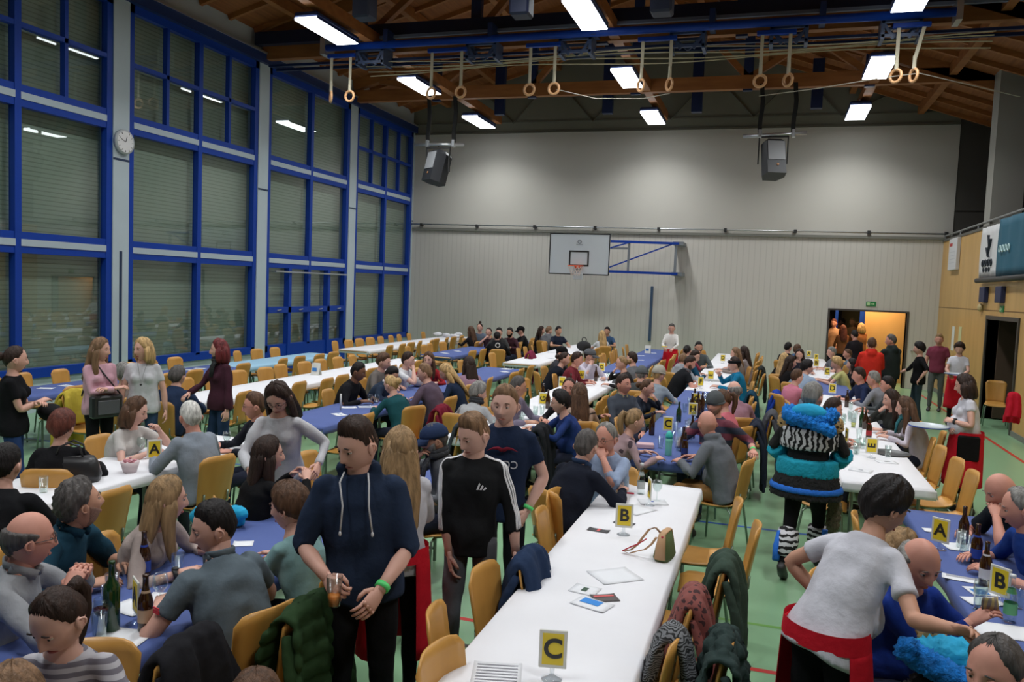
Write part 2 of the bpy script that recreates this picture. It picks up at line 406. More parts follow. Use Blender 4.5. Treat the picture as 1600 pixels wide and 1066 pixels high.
# left window wall
PY = [7.75, 11.94, 16.24, 20.46, 24.6]      # pillar centres
lw = MB()
lw.box(XL-.4, XL-.02, -3, YB, 0, .62).box(XL-.4, XL-.02, -3, YB, 7.45, 8.2)
struct('wall_left', lw, [M_lwall])
struct('wall_outside', MB().box(XL-.46, XL-.4, -3, YB+.3, 0, 8.2), M_dark)
pl = MB()
for y in [-.7, 3.5]+PY:
    pl.box(XL-.4, XL+.05, y-.19, y+.19, 0, 7.25)
struct('trim_3', pl, M_lwall)
groove = MB()
for y in [3.5]+PY: groove.box(XL+.05, XL+.056, y-.19, y+.19, 4.38, 4.42)
groove.box(XL+.05, XL+.056, PY[1]-.03, PY[1]+.03, .2, 2.75)
struct('trim_4', groove, mat('pillar_joint', s2l(30, 50, 80), .5))
M_band = mat('vent_strip', s2l(176, 190, 198), .4)
for k in range(6):
    ys = [-.7, 3.5]+PY
    y0, y1 = ys[k]+.19, ys[k+1]-.19; ym = (y0+y1)/2
    fr = MB(); bd = MB(); X0, X1 = XL-.1, XL+.03
    fr.box(X0, X1, y0, y0+.13, .58, 7.25).box(X0, X1, y1-.13, y1, .58, 7.25).box(X0, X1, ym-.06, ym+.06, .7, 7.1)
    fr.box(X0, X1, y0, y1, .58, .74).box(X0, X1, y0, y1, 7.1, 7.25)
    for zc in (2.78, 5.08):
        fr.box(X0, X1-.01, y0, y1, zc-.17, zc+.17)
        for (a, b_) in ((y0+.13, ym-.05), (ym+.05, y1-.13)): bd.box(X1-.012, X1+.004, a, b_, zc-.055, zc+.055)
    grid = []
    if k != 4: grid.append((5.25, 7.1))
    for (za, zb) in grid:
        for q in (y0+.13, ym+.06):
            qq = q+(ym-.06-y0-.13)/2; fr.box(X0+.02, X1-.005, qq-.035, qq+.035, za, zb)
        fr.box(X0+.02, X1-.005, y0+.1, y1-.1, 6.13, 6.21)
    if k == 4:      # the doors in the third full bay
        fr.box(X0, X1, y0, y1, .0, .58).box(X0+.02, X1+.03, y0+.1, y1-.1, 1.52, 1.66)
        for q in (y0+.13, ym+.06):
            qq = q+(ym-.06-y0-.13)/2; fr.box(X0+.02, X1+.03, qq-.06, qq+.06, .2, 2.62)
    wn = tag(obj('window_%d' % (k+1), MB().box(XL-.075, XL-.065, y0+.05, y1-.05, .6, 7.2), M_glass), kind='structure')
    obj('frame', fr, M_blue, wn); obj('vent_strip', bd, M_band, wn)
    if k == 4:
        obj('door_bar', MB().tube([(XL+.1, y0+.3, 2.52), (XL+.1, y1-.1, 2.52)], .02, 8), M_alu, wn)
        for q in range(4):
            yy = y0+.45+q*.95; obj('door_handle', MB().tube([(XL+.07, yy, 1.58), (XL+.09, yy+.14, 1.60)], .014, 6), M_alu, wn)
    sh = MB().box(XL-.30, XL-.26, y0, y1, .6, 7.2)
    obj('roller_shutter', sh, M_shut, wn)
struct('trim_5', MB().box(XL-.1, XL+.14, -3, YB, 7.25, 7.45), mat('dark_blue_rail', s2l(22, 46, 96), .45))
struct('trim_6', MB().box(XL-.1, XL+.17, -3, YB, 7.45, 7.49), M_alu)
# clock on the pillar
ck = thing('wall_clock', (XL+.06, PY[1]+.02, 4.72), 0, 'round white wall clock on the pale pillar between the windows', 'clock')
c = MB().loft([(0, 0, 0), (.06, 0, 0)], [.22, .22], (0, 1, 0), 28); obj('case', c, mat('clock_case', s2l(190, 195, 198), .4), ck, True)
obj('face', MB().loft([(.06, 0, 0), (.064, 0, 0)], [.19, .19], (0, 1, 0), 28), mat('clock_face', s2l(225, 225, 225), .5), ck)
h = MB()
for q in range(12):
    a = q*PI/6; h.beam((.066, math.sin(a)*.15, math.cos(a)*.15), (.066, math.sin(a)*.18, math.cos(a)*.18), .015, .004)
h.beam((.067, 0, 0), (.067, .03, .1), .016, .004).beam((.068, 0, 0), (.068, -.13, .06), .01, .004)
obj('hands', h, M_blk, ck)

# right wall, gallery above
dy0, dy1 = 17.0, 19.22
wr = MB().box(XR, XR+.3, -3, dy0, 0, 4.05).box(XR, XR+.3, dy1, YB, 0, 4.05).box(XR, XR+.3, dy0, dy1, 2.1, 4.05)
wr.box(XR-.004, XR, -3, YB, 2.28, 2.295, 1)
for yy in (2, 4.5, 7, 9.5, 12, 14.5): wr.box(XR-.003, XR, yy, yy+.008, 0, 4.05, 1)
struct('wall_right', wr, [M_ply, mat('ply_seam', s2l(110, 78, 40), .6)])
struct('baseboard_right', MB().box(XR-.02, XR, -3, dy0, 0, .1).box(XR-.02, XR, dy1, YB, 0, .1), mat('grey_skirting', s2l(120, 120, 115), .5))
struct('trim_7', MB().box(XR-.03, XR+.3, dy0-.08, dy0, 0, 2.18).box(XR-.03, XR+.3, dy1, dy1+.08, 0, 2.18).box(XR-.03, XR+.3, dy0, dy1, 2.1, 2.18), mat('door_casing', (.05, .045, .04), .5))
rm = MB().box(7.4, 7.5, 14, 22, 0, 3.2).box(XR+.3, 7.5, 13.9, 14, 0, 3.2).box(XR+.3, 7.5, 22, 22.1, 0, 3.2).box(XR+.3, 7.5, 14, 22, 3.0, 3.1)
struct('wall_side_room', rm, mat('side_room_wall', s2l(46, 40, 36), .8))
struct('door_1', MB().rbox(XR+.2, XR+1.1, dy1-.06, dy1-.01, .02, 2.08, .005), mat('brown_door_leaf', s2l(84, 66, 52), .6))
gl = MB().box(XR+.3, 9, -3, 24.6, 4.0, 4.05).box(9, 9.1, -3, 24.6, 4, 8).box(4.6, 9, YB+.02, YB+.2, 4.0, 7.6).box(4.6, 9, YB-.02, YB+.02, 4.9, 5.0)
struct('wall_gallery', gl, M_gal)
for i, yy in enumerate((20.1, 15.85, 11.6)):
    struct('trim_%d' % (8+i), MB().box(XR+.02, XR+.62, yy-.26, yy+.26, 4.05, 7.5), mat('gallery_pillar', s2l(150, 148, 140), .7))
rl = thing('gallery_rail', (XR, 0, 4.05), 0, 'grey tubular handrail along the edge of the dark gallery', 'railing')
obj('handrail', MB().tube([(.02, 0, .16), (.02, YB, .16)], .025, 8), M_alu, rl, True)
obj('kerb', MB().box(-.02, .3, -3, YB, 0, .06), mat('gallery_kerb', s2l(96, 94, 88), .6), rl)
for i in range(14): obj('post', MB().tube([(.02, 1+i*1.8, .05), (.02, 1+i*1.8, .16)], .016, 6), M_alu, rl)
# small things in the gallery
q = thing('projector_stand', (5.3, 21.9, 4.06), 0, 'dark apparatus on thin legs standing in the unlit gallery', 'equipment')
obj('case', MB().rbox(-.35, .35, -.2, .2, .55, .8, .03), mat('black_plastic', (.02, .02, .02), .5), q)
for sx in (-.2, .2): obj('leg', MB().tube([(sx, 0, .56), (sx*1.6, .1, 0)], .015, 6), M_alu, q)

# banner, panel and signs on the right wall
bn = thing('wall_banner', (XR-.05, 0, 0), 0, 'white and teal fabric banner hanging over the plywood wall edge', 'banner')
def drape(y0, y1, z0, z1, n=14):
    G = []
    for i in range(8):
        z = z1+(z0-z1)*i/7; G.append([(-.02-.02*math.sin(j*1.9+i*.4), y0+(y1-y0)*j/(n-1), z) for j in range(n)])
    return MB().sheet(G, .008)
obj('white_panel', drape(19.95, 18.55, 2.98, 4.05), mat('banner_white', s2l(215, 215, 215), .7), bn, True)
obj('teal_panel', drape(18.55, 15.4, 2.98, 4.12), mat('banner_teal', s2l(38, 96, 118), .7), bn, True)
obj('roll_tube', MB().tube([(-.05, 20.0, 2.92), (-.05, 15.3, 2.92)], .055, 10), mat('dark_grey_roll', s2l(60, 58, 56), .6), bn, True)
e = MB()
for i, (yy, zz, a, l) in enumerate([(19.2, 3.75, .3, .2), (19.15, 3.6, -.2, .3), (19.25, 3.5, .5, .2)]): e.beam((-.052, yy-math.sin(a)*l, zz-math.cos(a)*l*.6), (-.052, yy+math.sin(a)*l, zz+math.cos(a)*l*.6), .06, .004)
obj('dark_emblem', e, mat('emblem_ink', s2l(30, 40, 50), .6), bn)
e = MB()
for r_, zz in enumerate((3.28, 3.14)):
    for i in range(4-r_):
        e.torus((-.05, 19.6-.22*i-.1*r_, zz), .07-.02*r_, .015-.004*r_, (1, 0, 0), 10, 4)
obj('lettering', e, mat('emblem_ink', s2l(30, 40, 50), .6), bn)
e = MB()
for i in range(4): e.torus((-.052, 18.3-.2*i, 3.52), .065, .015, (1, 0, 0), 10, 4)
obj('teal_lettering', e, mat('sign_white', s2l(190, 220, 220), .5), bn)
for yy, s_ in ((19.55, 'far'), (18.25, 'near')):
    o = tag(obj('wall_box', MB().rbox(XR-.09, XR, yy-.22, yy+.22, 2.45, 2.78, .01), mat('dark_blue_box', s2l(32, 40, 78), .5)), 'dark blue square box under the banner, the %s of the two' % ('farther' if s_ == 'far' else 'nearer'), 'box', 'blue boxes under the banner')
o = thing('sponsor_board', (XR-.052, 22.8, 3.64), 0, 'white board with a red heading high on the plywood wall', 'board')
obj('board', MB().rbox(-.04, .05, -.45, .45, -.4, .4, .01), mat('board_white', s2l(210, 210, 212), .5), o)
e = MB()
for i in range(6): e.box(-.045, -.04, .05+i*.055, .09+i*.055, .2, .28)
obj('red_heading', e, mat('red_print', s2l(190, 60, 60), .5), o)
e = MB()
for i in range(4): e.box(-.044, -.04, -.3, .33, .05-.09*i, .056-.09*i)
obj('text_lines', e, mat('faint_print', s2l(180, 184, 190), .5), o)
p = on_x(1566, 487, XR); exit_sign((XR, p[1], p[2]+.05), PI/2*-1, 'green escape sign on the plywood wall above the dark doorway')
for (u, v, hh, lab) in ((1489, 529, .3, 'white paper notice on plywood wall, the left one of two'), (1500, 525, .22, 'pale yellow paper notice on plywood wall, the right one of two')):
    p = on_x(u, v, XR); tag(obj('notice', MB().box(XR-.006, XR-.001, p[1]-.14, p[1]+.14, p[2]-hh, p[2]+hh), mat('paper_'+lab[:5], s2l(225, 225, 220) if 'white' in lab else s2l(205, 200, 150), .8)), lab, 'notice')
p = on_x(1535, 481, XR); tag(obj('wall_bell', MB().ell((XR-.04, p[1], p[2]), (.06, .09, .09)), mat('cream_plastic', s2l(200, 180, 130), .5), None, True), 'small cream bell on the plywood wall beside the escape sign', 'bell')
p = on_y(1424, 548, YB); tag(obj('door_lever', MB().tube([(p[0], YB-.05, p[2]), (p[0]+.16, YB-.05, p[2])], .015, 6).tube([(p[0], YB, p[2]), (p[0], YB-.05, p[2])], .02, 6), M_alu), 'small metal lever handle on the grey far wall', 'handle')

# blue wall bar left of the waitress
tag(obj('wall_pole', MB().rbox(-3.43, -3.35, YB-.07, YB, .9, 2.56, .01), mat('slate_blue_steel', s2l(62, 84, 110), .4)), 'slim slate blue upright bar on the grey far wall', 'pole')

# ------------------------------------------------------------------ basketball goal
bb = thing('basketball_goal', (-5.35, 23.6, 0), 0, 'white backboard with orange hoop folded out on blue arms at the far wall', 'basketball goal')
W_, z0, z1 = .9, 2.8, 4.0
YO = -.55
obj('backboard', MB().rbox(-W_, W_, YO-.03, YO, z0, z1, .006), mat('backboard_white', s2l(205, 212, 216), .35), bb)
def fr(x0, x1, za, zb, t_, y): return MB().box(x0, x1, y-.006, y, za, za+t_).box(x0, x1, y-.006, y, zb-t_, zb).box(x0, x0+t_, y-.006, y, za+t_, zb-t_).box(x1-t_, x1, y-.006, y, za+t_, zb-t_)
obj('edge_frame', fr(-W_, W_, z0, z1, .03, YO-.0305), M_blk, bb)
obj('target_square', fr(-.295, .295, 3.05, 3.5, .045, YO-.0305), M_blk, bb)
obj('maker_mark', MB().torus((0, YO-.034, 3.76), .05, .012, (0, 1, 0), 16, 4).box(-.1, .1, YO-.036, YO-.031, 3.67, 3.68), mat('grey_print', s2l(120, 125, 130), .5), bb)
hp = obj('hoop', MB().torus((0, YO-.40, 3.05), .225, .012, (0, 0, 1)).box(-.1, .1, YO-.19, YO-.03, 2.98, 3.06), mat('hoop_orange', s2l(225, 90, 55), .4), bb, True)
nt_ = MB()
for i in range(12):
    a = i*PI/6
    for sgn in (1, -1):
        P = [(math.cos(a+sgn*k*.25)*(.22-.035*k), YO-.40+math.sin(a+sgn*k*.25)*(.22-.035*k), 3.04-.09*k) for k in range(4)]
        nt_.tube(P, .005, 4)
obj('net', nt_, mat('net_cord', s2l(210, 195, 185), .8), bb)
obj('rim_pad', MB().rbox(-.14, .14, YO-.06, YO-.01, 2.66, 2.84, .01), mat('pad_white', s2l(200, 205, 208), .5), bb)
ar = MB()
for zz in (3.80, 2.93): ar.beam((.7, YO+.06, zz), (2.78, YO+.55, zz), .05, .07)
obj('swing_arm', ar, M_blue, bb)
obj('diagonal', MB().beam((.75, YO+.1, 3.0), (2.6, YO+.52, 3.78), .03, .04).beam((.7, YO+.08, 3.55), (1.4, YO+.2, 3.78), .03, .04), M_blue, bb)
obj('upright', MB().beam((1.4, YO+.25, 2.9), (1.4, YO+.25, 3.82), .06, .06, 0, (0, 1, 0)).beam((2.7, YO+.56, 2.9), (2.7, YO+.56, 3.82), .07, .07, 0, (0, 1, 0)), mat('grey_upright', s2l(120, 126, 132), .5), bb)
obj('wall_mount', MB().box(2.6, 2.9, YO+.6, .9, 3.76, 3.86).box(2.6, 2.9, YO+.6, .9, 2.88, 2.98).box(-.6, 1.3, .0, .08, 3.6, 3.66), mat('grey_upright', s2l(120, 126, 132), .5), bb)

# ------------------------------------------------------------------ roof
rf = MB()
RX = -3.5
def slab(x0, z0, x1, z1, th=.12):
    rf.add([(x0, -3, z0), (x1, -3, z1), (x1, 25, z1), (x0, 25, z0), (x0, -3, z0+th), (x1, -3, z1+th), (x1, 25, z1+th), (x0, 25, z0+th)], [(0, 1, 2, 3), (4, 7, 6, 5), (0, 4, 5, 1), (2, 6, 7, 3), (0, 3, 7, 4), (1, 5, 6, 2)])
slab(XL-.5, zroof(XL-.5), RX, zroof(RX)); slab(RX, zroof(RX), 9.2, zroof(9.2))
struct('ceiling', rf, M_deck)
TY = [-.75, 3.5, 7.75, 12.0, 16.25, 20.5]
for i, y in enumerate(TY):
    tr = thing('roof_truss', (0, y, 0), 0, 'timber roof truss across the hall, the %s from the far wall' % ORD[len(TY)-1-i], 'truss', 'timber roof trusses')
    obj('bottom_chord', MB().box(XL+.02, 8.6 if 1 else XR, -.09, .09, 7.34, 7.66), M_beam, tr)
    obj('top_chord', MB().beam((XL, 0, zroof(XL)-.15), (RX, 0, zroof(RX)-.15), .18, .3), M_beam, tr)
    obj('top_chord', MB().beam((RX, 0, zroof(RX)-.15), (8.8, 0, zroof(8.8)-.15), .18, .3), M_beam, tr)
    for n in (-8.9, -6.2, -.8, 1.9):
        obj('vertical_strut', MB().box(n-.11, n+.11, -.07, .07, 7.3, zroof(n)-.2), M_navy, tr)
    obj('vertical_strut', MB().box(RX-.12, RX+.12, -.07, .07, 7.3, zroof(RX)-.2), M_navy, tr)
    for (a, b_) in ((-8.9, -10.6), (-8.9, -7.4), (-6.2, -4.4), (-.8, -2.6), (-.8, .6), (1.9, .7), (1.9, 3.1)):
        obj('diagonal_strut', MB().beam((a, 0, 7.6), (b_, 0, zroof(b_)-.28), .14, .14, 0, (0, 1, 0)), M_beam, tr)
for x in (-10.2, -8.4, -6.6, -5.0, -3.5, -2.0, -.5, 1.85, 3.6, 5.4):
    purl = obj('purlin', MB().box(x-.08, x+.08, -3, YB, zroof(x)-.24, zroof(x)-.01), M_beam)
    purl['kind'] = 'structure'; purl.name = 'trim_purlin'
raf = MB()
for k in range(30):
    y = -2.5+k*.92
    raf.beam((XL, y, zroof(XL)-.04), (RX, y, zroof(RX)-.04), .08, .14).beam((RX, y, zroof(RX)-.04), (8.8, y, zroof(8.8)-.04), .08, .14)
struct('trim_rafters', raf, M_beam)
for x in (-8.4, -3.33, 1.85):
    struct('trim_lamp_beam', MB().box(x+.02, x+.22, -3, 23.9, 7.36, 7.6), M_beam)

# lamps
M_em = emis('lamp_diffuser', (.93, .97, 1), 9.0)
M_hous = mat('lamp_housing', s2l(30, 50, 100), .4)
lamp0 = None
rown = ['nearest the far wall', 'second from the far wall', 'third from the far wall', 'fourth from the far wall', 'fifth from the far wall', 'nearest the camera end']
for i, (x, y, z) in enumerate(LAMPS):
    lab = 'glowing oblong lamp in the %s column, %s' % (('window side', 'middle', 'right')[i % 3], rown[i//3])
    if lamp0 is None:
        lamp0 = thing('ceiling_lamp', (x, y, z), 0, lab, 'lamp', 'oblong ceiling lamps')
        obj('housing', MB().rbox(-.25, .25, -.79, .79, .02, .12, .03).box(-.25, -.235, -.78, .78, -.02, .03).box(.235, .25, -.78, .78, -.02, .03), M_hous, lamp0)
        obj('diffuser', MB().box(-.235, .235, -.77, .77, -.03, .02), M_em, lamp0)
        obj('hanger', MB().box(-.01, .01, -.4, -.38, .13, .25).box(-.01, .01, .38, .4, .13, .25), M_alu, lamp0)
    else: dup(lamp0, (x, y, z), 0, lab)

# rings gear
gy = 15.5
gr = thing('rings_gantry', (0, gy, 0), 0, 'dark blue steel beam carrying the gymnastic rings across the hall', 'beam')
obj('main_beam', MB().box(XL+.1, XR+1.5, .25, .43, 7.55, 7.82), mat('very_dark_blue_steel', s2l(16, 26, 52), .4), gr)
obj('light_rail', MB().box(XL+2.2, XR-.4, .2, .26, 7.5, 7.56), mat('pale_rail', s2l(110, 120, 140), .4), gr)
obj('drive_tube', MB().tube([(-9.3, -.02, 7.3), (2.7, -.02, 7.3)], .075, 12), M_blue, gr, True)
obj('bearing', MB().box(-9.42, -9.3, -.1, .3, 7.15, 7.5), M_alu, gr)
obj('bearing', MB().box(2.7, 2.8, -.1, .3, 7.15, 7.5), M_alu, gr)
for xx in (-7.9, -5.6, -3.5, -1.3, .6): obj('bearing', MB().box(xx-.05, xx+.05, -.08, .3, 7.25, 7.6), M_navy, gr)
obj('cable_tray', MB().box(XL+.3, XR+1, .5, .56, 7.12, 7.17).box(XL+.3, XR+1, .8, .84, 7.1, 7.16), M_navy, gr)
cab = MB()
for k in range(4):
    P = [(-8.6+j*.8, .35+.1*k, 7.02-.04*k+.05*math.cos(j*.8+k)) for j in range(16)]
    cab.tube(P, .012, 5)
obj('cable', cab, mat('cream_rope', s2l(190, 180, 150), .8), gr)
for xx in (-8.35, -5.85, -3.9, -1.75, .05, 1.9):
    lt = MB()
    for zz in (7.22, 6.98): lt.box(xx-.32, xx+.32, .1, .14, zz, zz+.05).box(xx-.32, xx+.32, .5, .54, zz, zz+.05)
    for s_ in (-1, 1):
        lt.beam((xx-.3*s_, .3, 7.24), (xx+.0*s_, .3, 6.98), .04, .04, 0, (0, 1, 0)); lt.box(xx+.3*s_-.03, xx+.3*s_+.03, .1, .54, 6.95, 7.3)
        lt.beam((xx+.3*s_, .12, 7.24), (xx+.12*s_, .12, 6.95), .05, .03, 0, (0, 1, 0))
    obj('lattice_bracket', lt, mat('bracket_blue', s2l(70, 86, 120), .4), gr)
M_ring = woodmat('ring_wood', s2l(214, 160, 110), s2l(232, 182, 134), (3, 3, 3), .4, 4)
M_strap = mat('cream_strap', s2l(200, 192, 168), .8)
pairs = [(-9.17, -8.72, 0), (-6.85, -6.2, 1), (-4.75, -4.25, 0), (-2.55, -2.02, 0), (-.40, .08, 1), (1.84, 2.24, 0)]
pn = ['nearest the windows', 'second from the windows', 'third from the windows', 'third from right wall', 'second from right wall', 'nearest the right wall']
for i, (xa, xb, far) in enumerate(pairs):
    obj('strap_bar', MB().rbox(xa-.1, xb+.1, -.06, .02, 7.08, 7.16, .01), M_blue, gr)
    for j, xx in enumerate((xa, xb)):
        o = thing('gymnastic_ring', (xx, gy-.03, 7.1), 0, 'wooden gymnastic ring on cream strap, %s of the pair %s' % (('left', 'right')[j], pn[i]), 'gymnastic ring', 'gymnastic rings')
        tilt = ((.9, .1), (.3, .1), (.1, .1), (.8, .9), (.2, .8), (.7, 1.1))[i][j]
        sw = (.0, .0, 0, 0, 0, -.12)[i]*(j)
        st = MB().sheet([[(-.03+sw*k/4, 0, -.14*k), (.03+sw*k/4, 0, -.14*k)] for k in range(5)], .012)
        obj('strap', st, M_strap, o)
        obj('rope_wrap', MB().tube([(sw, 0, -.5), (sw, 0, -.72)], [.03, .035], 8), M_strap, o)
        obj('ring', MB().torus((sw, 0, -.83), .105, .026, (math.sin(tilt), math.cos(tilt), 0), 28, 10), M_ring, o, True)
o = tag(obj('thin_wire', MB().tube([(-4.2, gy-.05, 6.25), (-3.4, gy-.05, 6.05), (-2.5, gy-.05, 6.02), (-2.0, gy-.05, 6.1)], .008, 5), mat('wire_white', s2l(170, 165, 150), .6)), 'thin pale line slung between the wooden rings', 'line')
o = tag(obj('thin_wire', MB().tube([(-.4, gy-.05, 6.0), (.6, gy-.05, 6.1), (1.6, gy-.05, 6.24), (2.2, gy-.05, 6.3), (3.9, gy+.6, 6.0)], .008, 5), mat('wire_white', s2l(170, 165, 150), .6)), 'thin pale line from the rightmost rings towards the right wall', 'line')

# blue steel hangers near the far wall
for i, (u, v0, v1) in enumerate(((783, 122, 180), (952, 120, 178), (1091, 128, 176), (1278, 128, 170))):
    p0 = on_y(u, v0, 22.3); p1 = on_y(u, v1, 22.3)
    tag(obj('steel_hanger', MB().rbox(p0[0]-.14, p0[0]+.14, 22.2, 22.4, p1[2], zroof(p0[0])-.2, .01), M_navy), 'blue steel hanger in front of the gable, %s from the left' % ORD[i], 'hanger', 'blue steel hangers')
tag(obj('steel_bar', MB().box(-6.2, -4.1, 22.25, 22.35, 7.75, 7.9), M_blk), 'black horizontal bar between the two left steel hangers', 'bar')
tag(obj('steel_bar', MB().box(-2.2, .9, 22.25, 22.35, 7.75, 7.9), M_blk), 'black horizontal bar between the two right steel hangers', 'bar')
for i, (u, v) in enumerate(((570, 10), (815, 5), (1035, 0))):
    p = on_y(u, v, 11.5)
    tag(obj('duct_box', MB().rbox(p[0]-.15, p[0]+.15, 11.35, 11.65, p[2]-.2, 7.6, .03), mat('duct_blue', s2l(16, 26, 54), .5)), 'dark blue box hanging under the roof, %s from the left' % ORD[i], 'box', 'dark boxes under the roof')

# loudspeakers on pipes
def speaker(u, v, pipe, labels, yaw, tilt):
    Y = 20.2; p = on_y(u, v, Y)
    pp = [on_y(*q, Y) for q in pipe]
    o = thing('hanging_pipe', (0, Y, 0), 0, labels[0], 'pipe')
    obj('pipe', MB().tube([(pp[0][0], 0, pp[0][2]), (pp[1][0], 0, pp[1][2])], .045, 10), M_alu, o, True)
    zt = 7.4
    xm = (pp[0][0]+pp[1][0])/2; zm = (pp[0][2]+pp[1][2])/2
    for k, dx in enumerate((-.33, .42)):
        obj('webbing', MB().sheet([[(xm+dx-.05-.02*math.sin(j*1.3), .05, zm+(zt-zm)*j/6), (xm+dx+.05-.02*math.sin(j*1.3), .05, zm+(zt-zm)*j/6)] for j in range(7)], .05), mat('black_webbing', (.015, .015, .015), .9), o)
        obj('clamp', MB().rbox(xm+dx-.04, xm+dx+.04, -.06, .08, zm-.07, zm+.12, .01), M_alu, o)
    s = thing('loudspeaker', (p[0], Y, p[2]), 0, labels[1], 'loudspeaker', 'hanging loudspeakers')
    b = MB().loft([(0, .0, -.42), (0, 0, -.2), (0, 0, .3), (0, 0, .43)], [(.25, .24), (.27, .27), (.25, .25), (.14, .16)], (1, 0, 0), 4)
    Rm = rzm(yaw)@rx(tilt)
    q = MB()
    pr = [(-.22, -.27), (.22, -.27), (.27, .0), (.16, .26), (-.16, .26), (-.27, .0)]
    n = len(pr); V = [(x, y, zz) for zz, sc in ((-.42, 1), (.36, 1), (.45, .7)) for (x, y) in [(a*sc, b_*sc) for a, b_ in pr]]
    F = [(k*n+j, k*n+(j+1) % n, (k+1)*n+(j+1) % n, (k+1)*n+j) for k in range(2) for j in range(n)]+[tuple(range(n))[::-1], tuple(2*n+j for j in range(n))]
    q.add(V, F); q.xf(Rm)
    obj('cabinet', q, mat('speaker_black', s2l(44, 46, 50), .5), s)
    obj('grille', MB().box(-.2, .2, -.285, -.272, -.1, .36).xf(Rm), mat('speaker_grille', s2l(150, 152, 155), .5), s)
    obj('port_light', MB().ell((.02, -.285, -.22), (.03, .01, .03)).xf(Rm), mat('amber_knob', s2l(200, 140, 90), .4), s)
    obj('yoke', MB().box(-.33, .33, -.03, .03, .52, .56).box(-.34, -.31, -.03, .03, -.1, .56).box(.31, .34, -.03, .03, -.1, .56).tube([(0, 0, .54), (0, 0, zm-p[2])], .02, 6), mat('yoke_black', (.02, .02, .02), .5), s)
speaker(684, 263, ((647, 226), (725, 226)), ('silver pipe hung on black webbing near the window corner', 'black loudspeaker under the pipe near the window corner'), -.6, -.25)
speaker(1207, 250, ((1161, 213), (1261, 208)), ('silver pipe hung on black webbing at the right of the hall', 'black loudspeaker under the pipe at the right of the hall'), .35, -.25)
# ------------------------------------------------------------------ tables
M_white = mat('white_paper_cover', s2l(226, 226, 230), .75, var=.02, vscale=3, bump=.15, bscale=6)
M_bluec = mat('blue_paper_cover', s2l(74, 92, 150), .8, var=.05, vscale=3, bump=.15, bscale=6)
M_lblue = mat('light_blue_paper_cover', s2l(150, 190, 214), .8, bump=.15, bscale=6)
M_tleg = mat('grey_green_table_leg', s2l(120, 132, 124), .35, .4)
M_ttop = woodmat('table_board', s2l(170, 140, 100), s2l(190, 160, 118), (1, 3, 1), .5, 2)
def table_proto():
    t = thing('folding_table', (0, 0, 0), 0, 'x', 'table')
    obj('table_top', MB().rbox(-.36, .36, -.86, .86, .705, .733, .006), M_ttop, t)
    for sy in (-.66, .66):
        for sx in (-.28, .28):
            obj('leg', MB().tube([(sx, sy, .705), (sx, sy, .012)], .016, 8), M_tleg, t)
        obj('cross_bar', MB().tube([(-.28, sy, .12), (.28, sy, .12)], .012, 8).tube([(-.28, sy, .66), (.28, sy, .66)], .012, 8), M_tleg, t)
    return t
tbl0 = table_proto(); first_t = [True]
def cover(x, y0, y1, m, label, cat='table cover'):
    w_ = .385; b = MB()
    n = max(8, int((y1-y0)/.12))
    G = []
    prof = [(-w_-.012, .665), (-w_-.008, .70), (-w_-.003, .735), (-w_+.01, .748), (-.2, .75), (0, .75), (.2, .75), (w_-.01, .748), (w_+.003, .735), (w_+.008, .70), (w_+.012, .665)]
    for i in range(n+1):
        y = y0+(y1-y0)*i/n
        G.append([(px_+(.004*math.sin(y*9+px_*3) if z_ < .7 else 0), y, z_+(.006*math.sin(y*5+i) if z_ < .68 else 0)) for px_, z_ in prof])
    b.sheet(G, .004)
    for ye, s_ in ((y0, -1), (y1, 1)):     # the end flaps
        G = [[(px_, ye+s_*.004*k, z_) for px_ in np.linspace(-w_, w_, 9)] for k, z_ in enumerate((.75, .735, .70, .665))]
        b.sheet(G, .004)
    return tag(obj('table_cover', b, m, None, True, (x, 0, 0)), label, cat)
TC = []        # table blocks: name, centre x, y0, y1
def block(name, x, y0, y1, covers):
    TC.append((name, x, y0, y1))
    n = max(1, round((y1-y0)/1.75)); L_ = (y1-y0)/n
    for k in range(n):
        lab = 'folding table in the %s, %s from its near end' % (name, ORD[k])
        if first_t[0]: tbl0.location = (x, y0+L_*(k+.5), 0); tbl0['label'] = lab; tbl0['group'] = 'folding tables'; first_t[0] = False
        else: dup(tbl0, (x, y0+L_*(k+.5), 0), 0, lab, 'folding tables')
    for (a, b_, m, lab) in covers: cover(x, a, b_, m, lab)
XV, XW, XX, XG, XP, XQ, XRr, XS = -9.25, -7.15, -5.02, -2.9, -.84, -.91, 1.11, 1.5
block('window row mid block', XV, 7.8, 15.6, [(7.8, 12.2, M_bluec, 'blue paper cover on the window row table, middle block'), (12.25, 15.6, M_lblue, 'light blue paper cover on the window row table, behind the blue one')])
block('window row far block', XV, 16.9, 23.6, [(16.9, 23.6, M_white, 'white paper cover on the window row table by the far wall')])
block('second row mid block', XW, 8.6, 15.7, [(8.6, 15.7, M_white, 'white paper cover on the second row from the windows, middle block')])
block('second row far block', XW, 16.9, 23.2, [(16.9, 23.2, M_bluec, 'blue paper cover on the second row from the windows, far block')])
block('third row front block', XX-.1, 3.4, 6.9, [(3.4, 6.9, M_white, 'white paper cover under the letter A sign in the left foreground')])
block('third row mid block', XX, 7.8, 15.3, [(7.8, 15.3, M_bluec, 'blue paper cover of the young group in the middle left')])
block('third row far block', XX, 16.5, 23.2, [(16.5, 23.2, M_white, 'white paper cover running to the far wall behind the young group')])
block('fourth row front block', XG, .9, 6.6, [(.9, 6.6, M_bluec, 'blue paper cover with beer bottles in the left foreground')])
block('fourth row mid block', XG, 8.0, 15.7, [(8.0, 15.7, M_white, 'white paper cover with the letter G sign in the middle')])
block('fourth row far block', XG, 16.0, 23.2, [(16.0, 23.2, M_bluec, 'blue paper cover near the far wall beside the standing waitress')])
